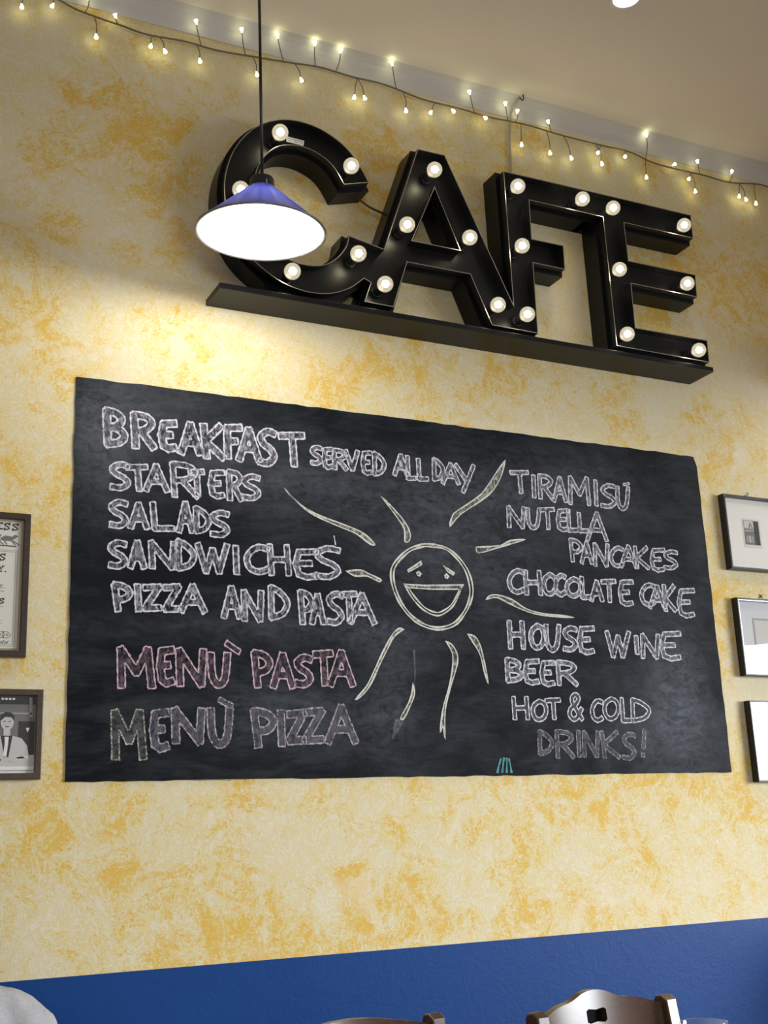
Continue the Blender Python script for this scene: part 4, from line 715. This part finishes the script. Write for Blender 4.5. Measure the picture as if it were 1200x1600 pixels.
glyphs(b, 'y.', -.188, 1.972, .017, .013, .003, .0016, yp, 0)
glyphs(b, 'y.', -.183, 1.930, .009, .007, .002, .0010, yp, 1)
b.box((-.213, yp-.0002, 1.922), (.085, .0004, .0008), 0); b.box((-.213, yp-.0002, 1.915), (.06, .0004, .0008), 1)
glyphs(b, 'S', -.183, 1.888, .0150, .0130, .004, .0019, yp, 0)
b.box((-.212, yp-.0002, 1.882), (.080, .0004, .0008), 1)
b.box((-.185, yp-.0002, 1.838), (.024, .0004, .0008), 1); b.box((-.185, yp-.0002, 1.845), (.024, .0004, .0008), 1)
glyphs(b, 'ED', -.187, 1.801, .0150, .0155, .0045, .0026, yp, 1, outline=True)
for q in range(14): b.tube([(-.228+.0052*q, yp-.0002, 1.786), (-.223+.0052*q, yp-.0002, 1.791+.0018*(q % 3))], .0011, 4, 1)
b.build('poster_print', [INK, GREYINK], t, weld=False)
# black and white photograph at the left
t, yi = frame(-.372, -.0645, 1.4450, 1.6693, .026, .0155, 'brown carved frame with black and white photograph of man in suit, lower left of chalkboard', 'framed_photograph', CARVW, mat('grey_white_mount', (.74, .73, .70), .7))
MB().box((-.2165, yi-.0008, 1.5615), (.273, .0016, .187)).build('photo_print', GREYINK, t)
yp = yi-.0017; b = MB()
def flat(pts, mi, k): b.loops([pts], yp-.0003*(k+1), yp-.0003*k, mi)
flat([(-.352, 1.478), (-.081, 1.478), (-.081, 1.506), (-.352, 1.503)], 3, 0); flat([(-.352, 1.469), (-.081, 1.469), (-.081, 1.478), (-.352, 1.478)], 5, 0)                 # table
flat([(-.352, 1.654), (-.081, 1.654), (-.081, 1.632), (-.352, 1.632)], 0, 0)                 # dark ceiling
flat([(-.2, 1.612), (-.090, 1.611), (-.09, 1.607), (-.2, 1.609)], 4, 1); flat([(-.097, 1.650), (-.090, 1.650), (-.088, 1.600), (-.095, 1.600)], 2, 1)
for q in range(4): flat([(-.166+q*.009, 1.648), (-.160+q*.009, 1.648), (-.160+q*.009, 1.643), (-.166+q*.009, 1.643)], 5, 1)
flat([(-.122, 1.590), (-.082, 1.590), (-.082, 1.506), (-.122, 1.506)], 0, 0)
def man(ox, s, suit):
    Q = lambda l: [(ox+x*s, 1.480+z*s) for x, z in l]
    flat(Q([(-.052, .012), (-.050, .050), (-.036, .066), (-.014, .072), (.014, .072), (.036, .066), (.050, .048), (.056, .012)]), suit, 2)
    flat(Q([(-.014, .072), (.014, .072), (.006, .020), (-.004, .020)]), 0, 3); flat(Q([(-.008, .070), (.008, .070), (.008, .092), (-.008, .092)]), 3, 3)                # dark shirt
    flat(Q([(-.005, .070), (.005, .070), (.004, .052), (.001, .020), (-.007, .024), (-.004, .052)]), 5, 4)     # tie
    flat(Q([(.016*math.cos(a), .105+.020*math.sin(a)) for a in np.linspace(0, 2*PI, 18)[:-1]]), 3, 4)
    flat(Q([(-.016, .108), (-.015, .122), (-.004, .130), (.010, .128), (.017, .119), (.016, .108), (.010, .117), (-.006, .118)]), 0, 5)
    for ex in (-.006, .006): flat(Q([(ex-.003, .108), (ex+.003, .108), (ex+.003, .106), (ex-.003, .106)]), 0, 5)
    flat(Q([(-.005, .095), (.005, .095), (.004, .093), (-.004, .093)]), 0, 5)
    flat(Q([(-.052, .012), (-.026, .006), (-.008, .010), (-.010, .018), (-.036, .022)]), suit, 3); flat(Q([(.056, .012), (.026, .006), (.010, .010), (.012, .018), (.040, .022)]), suit, 3)
man(-.150, 1.02, 3); man(-.262, .97, 2)
flat([(-.104, 1.573), (-.094, 1.574), (-.099, 1.562)], 5, 2)
flat([(-.125, 1.502), (-.095, 1.502), (-.097, 1.498), (-.123, 1.497)], 5, 3); flat([(-.180, 1.495), (-.160, 1.497), (-.162, 1.491), (-.178, 1.490)], 1, 4)
b.build('photo_image', [INK, GREYINK, MIDINK, PALEINK, MIDINK, mat('white_photo_paper', (.78, .77, .74), .6)], t, weld=False)
# three small black frames at the right
t, yi = frame(2.283, 2.541, 2.1345, 2.4075, .030, .0085, 'thin black frame with small dark etching in wide white mount, top of right column', 'framed_print', BLKF, group=None)
yp = yi; b = MB()
b.loops([[(2.3715, 2.2205), (2.4565, 2.2205), (2.4565, 2.3290), (2.3715, 2.3290)]], yp-.0006, yp, 0)
b.build('print_sheet', mat('etching_paper', (.68, .65, .58), .8), t, weld=False)
b = MB(); flat = lambda pts, mi, k: b.loops([pts], yp-.0006-.0003*(k+1), yp-.0006-.0003*k, mi)
flat([(2.378, 2.232), (2.4495, 2.232), (2.4495, 2.322), (2.378, 2.322)], 1, 0)
flat([(2.380, 2.292), (2.424, 2.292), (2.424, 2.320), (2.380, 2.320)], 3, 1)
flat([(2.400, 2.293), (2.404, 2.293), (2.410, 2.309), (2.416, 2.293), (2.420, 2.293), (2.410, 2.316)], 0, 2)
flat([(2.380, 2.279), (2.424, 2.282), (2.424, 2.288), (2.380, 2.287)], 2, 1); flat([(2.426, 2.233), (2.448, 2.233), (2.448, 2.320), (2.426, 2.320)], 0, 1)
for q in range(3): flat([(2.386+.012*q, 2.240), (2.394+.012*q, 2.240), (2.394+.012*q, 2.262), (2.390+.012*q, 2.267), (2.386+.012*q, 2.262)], 2 if q != 1 else 3, 1)
b.build('print_image', [INK, GREYINK, MIDINK, PALEINK], t, weld=False)
t, yi = frame(2.2885, 2.562, 1.7595, 2.0325, .030, .0065, 'thin black frame with pale reflections on its glass, middle of right column', 'framed_print', BLKF, mat('pale_print_paper', (.55, .56, .57), .6))
MB().loops([[(2.2885+.0065, 1.7595+.0065), (2.562-.0065, 1.7595+.0065), (2.562-.0065, 2.0325-.0065), (2.2885+.0065, 2.0325-.0065)], [(2.2885+.010, 1.7595+.010), (2.2885+.010, 2.0325-.010), (2.562-.010, 2.0325-.010), (2.562-.010, 1.7595+.010)]], -.0275, -.012).build('inner_edge', SILF, t)
b = MB(); b.loops([[(2.365, 1.84), (2.485, 1.84), (2.485, 1.965), (2.365, 1.965)]], yi-.0006, yi, 0); b.loops([[(2.372, 1.847), (2.478, 1.847), (2.478, 1.958), (2.372, 1.958)]], yi-.0010, yi-.0006, 1)
b.build('print_image', [MIDINK, PALEINK], t, weld=False)
t, yi = frame(2.290, 2.5635, 1.4035, 1.6745, .030, .0065, 'thin black frame with bright white sheet, lowest of right column', 'framed_print', BLKF, mat('white_print_paper', (.84, .85, .86), .6))
MB().loops([[(2.290+.0065, 1.4035+.0065), (2.5635-.0065, 1.4035+.0065), (2.5635-.0065, 1.6745-.0065), (2.290+.0065, 1.6745-.0065)], [(2.290+.010, 1.4035+.010), (2.290+.010, 1.6745-.010), (2.5635-.010, 1.6745-.010), (2.5635-.010, 1.4035+.010)]], -.0275, -.012).build('inner_edge', SILF, t)
b = MB(); b.loops([[(2.37, 1.47), (2.485, 1.47), (2.485, 1.60), (2.37, 1.60)]], yi-.0006, yi, 0)
b.build('print_image', [PALEINK], t, weld=False)
IRON = bpy.data.materials['dark_iron']
o = MB().tube([(2.418, -.0005, 2.0405), (2.436, -.004, 2.0535)], .0014, 6).tube([(2.436, -.0005, 2.0415), (2.420, -.004, 2.0535)], .0014, 6).build('picture_hook', IRON, smooth=True)
tag(o, 'small crossed nails above the middle frame of right column', 'hook')
o = MB().tube(catmull([(2.405, -.002, 2.416), (2.418, -.005, 2.418), (2.424, -.006, 2.426), (2.427, -.001, 2.431)], 4), .0014, 6).build('picture_hook', IRON, smooth=True)
tag(o, 'bent wire hook above the top frame of right column', 'hook')

# ---------------------------------------------------------------- wooden chairs
WOOD = m_wood('dark_lacquered_wood', (.050, .020, .010), (.085, .036, .018), .30, (3, 20, 20), .22)
PEAK = [(-1, -.0155), (-.85, -.006), (-.7, .001), (-.58, .0045), (-.46, .0068), (-.36, .0110), (-.2, .0215), (-.1, .0252), (0, .0262), (.1, .0252), (.2, .0215), (.36, .0110), (.46, .0068), (.58, .0045), (.7, .001), (.85, -.006), (1, -.0155)]
LOW = [(-1, -.018), (-.8, -.008), (-.5, .001), (-.25, .005), (0, .006), (.25, .004), (.5, -.002), (.8, -.010), (1, -.018)]
DARKSLOT = mat('near_black_slot_plate', (.006, .005, .005), .8, spec=.1)  # near-black colour that makes the slot's hollow look dark
def chair(name, loc, rz, label, group, peak=PEAK):
    # origin on the floor midway between the back posts; the sitter faces -y
    t = empty(name, loc, label, 'chair', group, rz); HW = .186
    kw = dict(world=False)
    for s in (-1, 1):
        # back post: rear leg and upright in one sawn piece with rounded, rolled-back top
        prof = [(-.012, 0), (.028, 0), (.020, .42), (.030, .60), (.052, .83), (.060, .888), (.052, .900), (.034, .902), (.018, .892), (.008, .83), (-.010, .60), (-.022, .42)]
        w = .034; V = [(s*HW+x, y, z) for x in (-w/2, w/2) for (y, z) in prof]; n = len(prof)
        MB().add(V, [tuple(range(n)), tuple(range(n, 2*n))]+[(i, (i+1) % n, n+(i+1) % n, n+i) for i in range(n)]).build('back_post', WOOD, t, bevel=.004, **kw)
        MB().tube([(s*.195, -.40, 0), (s*.195, -.40, .2), (s*.195, -.40, .435)], [.016, .019, .021], 12).build('front_leg', WOOD, t, smooth='auto', **kw)
        for z in (.14, .27): MB().tube([(s*.19, -.40, z), (s*.186, .0, z)], .011, 8).build('stretcher', WOOD, t, smooth='auto', **kw)
    for z in (.20,): MB().tube([(-.19, -.40, z), (.19, -.40, z)], .011, 8).build('stretcher', WOOD, t, smooth='auto', **kw)
    MB().tube([(-.186, .0, .20), (.186, .0, .20)], .011, 8).build('stretcher', WOOD, t, smooth='auto', **kw)
    # crest rail with a peaked top edge and a hand slot, bowed slightly backwards
    def rail(z0, crest, slot, nm):
        hw = HW-.014; nx = 48; V = []; F = []
        def yb(u, z): return .012+.030*(1-u*u)*1.0+(z-.60)*.11
        xs = [-hw+2*hw*i/nx for i in range(nx+1)]
        for x in xs:
            u = x/hw; zt = crest(u); sl = slot(x) if slot else None
            lv = [z0, sl[0], sl[1], zt] if sl else [z0, z0+(zt-z0)*.45, z0+(zt-z0)*.7, zt]
            for k_, z in enumerate(lv):
                for th in (0, .020): V.append((x, yb(u, z)-.010+th, z))
        idx = lambda i, k_, s_: i*8+k_*2+s_
        for i in range(nx):
            hole = slot and slot(xs[i]) and slot(xs[i+1])
            for k_ in range(3):
                if hole and k_ == 1: continue
                F += [(idx(i, k_, 0), idx(i+1, k_, 0), idx(i+1, k_+1, 0), idx(i, k_+1, 0)), (idx(i, k_, 1), idx(i, k_+1, 1), idx(i+1, k_+1, 1), idx(i+1, k_, 1))]
            if hole: F += [(idx(i, k_, 0), idx(i+1, k_, 0), idx(i+1, k_, 1), idx(i, k_, 1)) for k_ in (1, 2)]
            F += [(idx(i, 0, 0), idx(i, 0, 1), idx(i+1, 0, 1), idx(i+1, 0, 0)), (idx(i, 3, 0), idx(i+1, 3, 0), idx(i+1, 3, 1), idx(i, 3, 1))]
            if slot and (bool(slot(xs[i])) != bool(slot(xs[i+1]))):
                j = i if slot(xs[i]) else i+1
                F.append((idx(j, 1, 0), idx(j, 2, 0), idx(j, 2, 1), idx(j, 1, 1)))
        for i in (0, nx):
            for k_ in range(3): F.append((idx(i, k_, 0), idx(i, k_+1, 0), idx(i, k_+1, 1), idx(i, k_, 1)))
        MB().add(V, F).build(nm, WOOD, t, smooth='auto', **kw)
    pts = peak
    def crest(u): return .900+float(np.interp(u, [p[0] for p in pts], [p[1] for p in pts]))
    def slot(x):
        if abs(x) > .031: return None
        e = .012+.004*abs(x)/.03+ (0 if abs(x) < .026 else -.005)
        return (.874-e, .874+e)
    rail(.800, crest, slot if peak is PEAK else None, 'crest_rail')
    if peak is PEAK: MB().box((0, .012+.030+.274*.11+.0075, .874), (.066, .003, .036)).build('slot_dark_plate', DARKSLOT, t, **kw)  # plate added behind the slot to darken it
    rail(.640, lambda u: .700+.010*math.cos(u*PI/2), None, 'back_slat')
    MB().loops([[(-.200, .0)]], 0, 0) if False else None
    sb = MB(); sx = [(-.205, -.43), (.205, -.43), (.212, -.40), (.198, .0), (-.198, .0), (-.212, -.40)]
    V = [(x, y, z) for z in (.435, .462) for x, y in sx]; n = 6
    sb.add(V, [tuple(range(n)), tuple(range(n, 2*n))]+[(i, (i+1) % n, n+(i+1) % n, n+i) for i in range(n)]); sb.build('seat', WOOD, t, bevel=.006, **kw)
    return t
chair('wooden_chair', (.990, -.905, 0), .118, 'dark wooden chair with slotted crest rail behind the drinking glass', 'wooden chairs along the wall')
chair('wooden_chair', (.455, -.800, 0), .118, 'dark wooden chair whose low curved crest barely shows, left of the slotted chair', 'wooden chairs along the wall', LOW)

# unseen low cupboard, added beyond the right edge to shade the dado's end
t = empty('shading_cupboard', (3.02, -.24, 0), 'unseen low wooden cupboard added beyond the right edge to shade the blue dado', 'cupboard')
MB().box((3.02, -.235, .47), (.60, .45, .88)).build('carcass', WOOD, t, bevel=.003)
MB().box((3.02, -.245, .925), (.64, .48, .03)).build('cupboard_top', WOOD, t, bevel=.004)
for sx in (-.15, .15):
    d_ = MB().box((3.02+sx, -.469, .47), (.285, .018, .80)).build('door', WOOD, t, bevel=.003)
    MB().lathe([(0, -.02), (.012, -.018), (.012, -.010), (.006, .0)], (3.02+sx*.35, -.478, .55), 'z', 12).build('knob', BLACKM, d_, smooth='auto')
for sx in (-.26, .26):
    for sy in (-.19, .19): MB().box((3.02+sx, -.235+sy, .016), (.05, .05, .032)).build('foot', WOOD, t)

# ---------------------------------------------------------------- table and glass
t = empty('cafe_table', (.72, -1.62, 0), 'dark wooden cafe table under the drinking glass', 'table')
MB().box((.72, -1.62, .735), (1.25, .70, .03)).build('tabletop', WOOD, t, bevel=.004)
for sx in (-.56, .56):
    for sy in (-.29, .29): MB().box((.72+sx, -1.62+sy, .36), (.05, .05, .72)).build('leg', WOOD, t, bevel=.003)
for sy in (-.29, .29): MB().box((.72, -1.62+sy, .68), (1.07, .022, .08)).build('apron', WOOD, t)
for sx in (-.56, .56): MB().box((.72+sx, -1.62, .68), (.022, .53, .08)).build('apron', WOOD, t)
gx, gy = .868, -1.332; gr = .0425
MB().lathe([(0, .7502), (.034, .7502), (.035, .753), (.012, .757), (.0045, .765), (.0045, .822), (.012, .829), (.034, .846), (.046, .872), (.0475, .890), (gr+.001, .9200), (gr+.0006, .9212), (gr-.0006, .9200), (.0460, .890), (.0445, .872), (.033, .848), (.010, .831), (0, .830)], (gx, gy, 0), 'z', 40).build('wine_glass', m_glass('clear_glass', (.97, .98, .98), .06, .02, (.9, .9, .9)), smooth=True)
tag(bpy.data.objects['wine_glass'], 'clear drinking glass, only its rim showing in front of the slotted chair', 'glass')

# ---------------------------------------------------------------- seated person in a grey t-shirt
SKIN = mat('skin', (.55, .33, .24), .5); HAIR = mat('dark_brown_hair', (.035, .02, .013), .5); JEANS = mat('blue_denim', (.05, .07, .13), .8)
SHIRT = mat('heather_grey_jersey', (.42, .42, .43), .9, spec=.15); k = N(SHIRT); v = k.coord()
k.l(k.mix(k.noise(v, 190, 3, .7), (.32, .32, .335), (.58, .58, .60)), k.b.inputs['Base Color'])
PX, PY = -.408, -.800
person = empty('person', (PX, PY, 0), 'person in heather grey t-shirt seated at the left, shoulder showing', 'person')
def ball(b, c, rx, ry, rz):
    q = MB().lathe([(math.sin(a), -math.cos(a)) for a in np.linspace(0, PI, 13)], (0, 0, 0), 'z', 20)
    b.add([(c[0]+x*rx, c[1]+y*ry, c[2]+z*rz) for x, y, z in q.v], q.f)
b = MB()
ball(b, (0, .01, .60), .148, .105, .14); ball(b, (0, .02, .84), .145, .095, .17); ball(b, (0, .02, .965), .135, .058, .040)
b.tube([(0, .012, .96), (0, .0, 1.05), (0, -.006, 1.14)], [.058, .050, .052], 16)
ball(b, (0, -.010, 1.215), .074, .092, .098); ball(b, (0, -.045, 1.165), .052, .056, .058)      # skull, jaw
b.tube([(0, -.092, 1.225), (0, -.112, 1.198), (0, -.098, 1.190)], [.008, .014, .012], 10)      # nose
b.tube([(-.020, -.096, 1.162), (0, -.101, 1.164), (.020, -.096, 1.162)], [.005, .008, .005], 8); b.tube([(-.018, -.095, 1.151), (0, -.099, 1.149), (.018, -.095, 1.151)], [.005, .008, .005], 8)
for s in (-1, 1):
    ball(b, (s*.076, .0, 1.205), .010, .020, .030); ball(b, (s*.030, -.090, 1.235), .022, .012, .008)
    b.tube([(s*.11, .02, .955), (s*.165, .012, .930), (s*.195, -.02, .80), (s*.178, -.17, .715), (s*.148, -.285, .668)], [.034, .042, .041, .036, .026], 14)
    ball(b, (s*.143, -.325, .652), .040, .050, .016)
    for f_, ln in zip(range(4), (.072, .082, .076, .058)):
        x = s*(.147+.0235*(f_-1.5)*-1)
        b.tube([(x, -.355, .650), (x, -.370-ln*.45, .649), (x, -.370-ln*.8, .638), (x, -.370-ln, .625)], [.0092, .0088, .0080, .0068], 10)
    b.tube([(s*.118, -.305, .650), (s*.092, -.340, .645), (s*.082, -.372, .634)], [.014, .012, .009], 10)
    b.tube([(s*.09, .0, .535), (s*.13, -.20, .535), (s*.135, -.42, .52), (s*.135, -.44, .30), (s*.135, -.42, .09)], [.085, .080, .060, .054, .038], 16)
    b.tube([(s*.135, -.40, .045), (s*.135, -.50, .040), (s*.135, -.62, .034)], [.042, .042, .034], 12)
b.v = [(x+PX, y+PY, z) for x, y, z in b.v]
o = b.build('body', SKIN, person, smooth=True, weld=False)
rm = o.modifiers.new('surface', 'REMESH'); rm.mode = 'VOXEL'; rm.voxel_size = .0042; rm.use_smooth_shade = True
q = o.modifiers.new('smooth', 'SMOOTH'); q.iterations = 4; q.factor = .5
EYE = mat('eye_white', (.75, .74, .72), .2)
for s in (-1, 1):
    b = MB(); ball(b, (PX+s*.030, PY-.0975, 1.222), .0135, .0075, .0065); ball(b, (PX+s*.030, PY-.1035, 1.222), .0058, .0025, .0058); b.m = [0]*(len(b.f)//2)+[1]*(len(b.f)//2); b.build('eye', [EYE, HAIR], person, smooth=True, weld=False)
    MB().tube([(PX+s*.016, PY-.101, 1.243), (PX+s*.032, PY-.101, 1.247), (PX+s*.048, PY-.091, 1.242)], [.003, .004, .002], 8).build('eyebrow', HAIR, person, smooth=True)
def ring(z, hw, hd, cy, k=2.6, n=28):
    return [(hw*math.copysign(abs(math.cos(a))**(2/k), math.cos(a)), cy+hd*math.copysign(abs(math.sin(a))**(2/k), math.sin(a)), z) for a in [2*PI*i/n for i in range(n)]]
b = MB(); secs = [(.47, .175, .135, .0), (.56, .168, .130, .01), (.70, .162, .122, .02), (.82, .176, .122, .025), (.92, .190, .112, .025), (.980, .196, .088, .022), (1.016, .186, .070, .02), (1.036, .135, .066, .015), (1.046, .080, .062, .008), (1.062, .064, .058, .004)]
V = []; F = []
for (z, hw, hd, cy) in secs: V += ring(z, hw, hd, cy)
n = 28
F = [(i*n+j, i*n+(j+1) % n, (i+1)*n+(j+1) % n, (i+1)*n+j) for i in range(len(secs)-1) for j in range(n)]+[tuple(range(n))[::-1], tuple((len(secs)-1)*n+j for j in range(n))]
b.add(V, F)
for s in (-1, 1): b.tube([(s*.10, .02, .978), (s*.150, .02, .980), (s*.176, .014, .955), (s*.194, -.008, .865), (s*.202, -.035, .775)], [.05, .056, .063, .064, .070], 16)
b.v = [(x+PX, y+PY, z) for x, y, z in b.v]
o = b.build('t_shirt', SHIRT, person, smooth=True)
rm = o.modifiers.new('weave', 'REMESH'); rm.mode = 'VOXEL'; rm.voxel_size = .009; rm.use_smooth_shade = True
sm_ = o.modifiers.new('smooth', 'SMOOTH'); sm_.iterations = 12; sm_.factor = .6
tx = bpy.data.textures.new('cloth_folds', 'CLOUDS'); tx.noise_scale = .05; tx.noise_depth = 1
dm = o.modifiers.new('folds', 'DISPLACE'); dm.texture = tx; dm.strength = .016; dm.mid_level = .5
b = MB(); ball(b, (0, .01, .555), .166, .125, .10)
for s in (-1, 1): b.tube([(s*.09, .0, .540), (s*.13, -.20, .540), (s*.135, -.42, .525), (s*.135, -.445, .30), (s*.135, -.43, .09)], [.095, .092, .074, .068, .060], 18)
b.v = [(x+PX, y+PY, z) for x, y, z in b.v]
o = b.build('trousers', JEANS, person, smooth=True, weld=False)
rm = o.modifiers.new('surface', 'REMESH'); rm.mode = 'VOXEL'; rm.voxel_size = .009; rm.use_smooth_shade = True
q = o.modifiers.new('smooth', 'SMOOTH'); q.iterations = 6; q.factor = .5
b = MB(); q = MB().lathe([(math.sin(a), math.cos(a)) for a in np.linspace(0, PI*.58, 12)], (0, 0, 0), 'z', 28)
for x, y, z in q.v: b.v.append((PX+x*.081, PY-.004+y*.099+(.014*(z < .35) if y < 0 else 0), 1.222+.098*z+(.045*max(0, .5-z) if y < -.5 else -.02*max(0, y)*(z < .2))))
b.f = q.f; b.m = q.m; o = b.build('hair', HAIR, person, smooth=True)
so_ = o.modifiers.new('thickness', 'SOLIDIFY'); so_.thickness = .012; so_.offset = -1
chair('wooden_chair', (PX, PY+.175, 0), 0., 'dark wooden chair under the person in grey, left of the other chairs', 'wooden chairs along the wall')
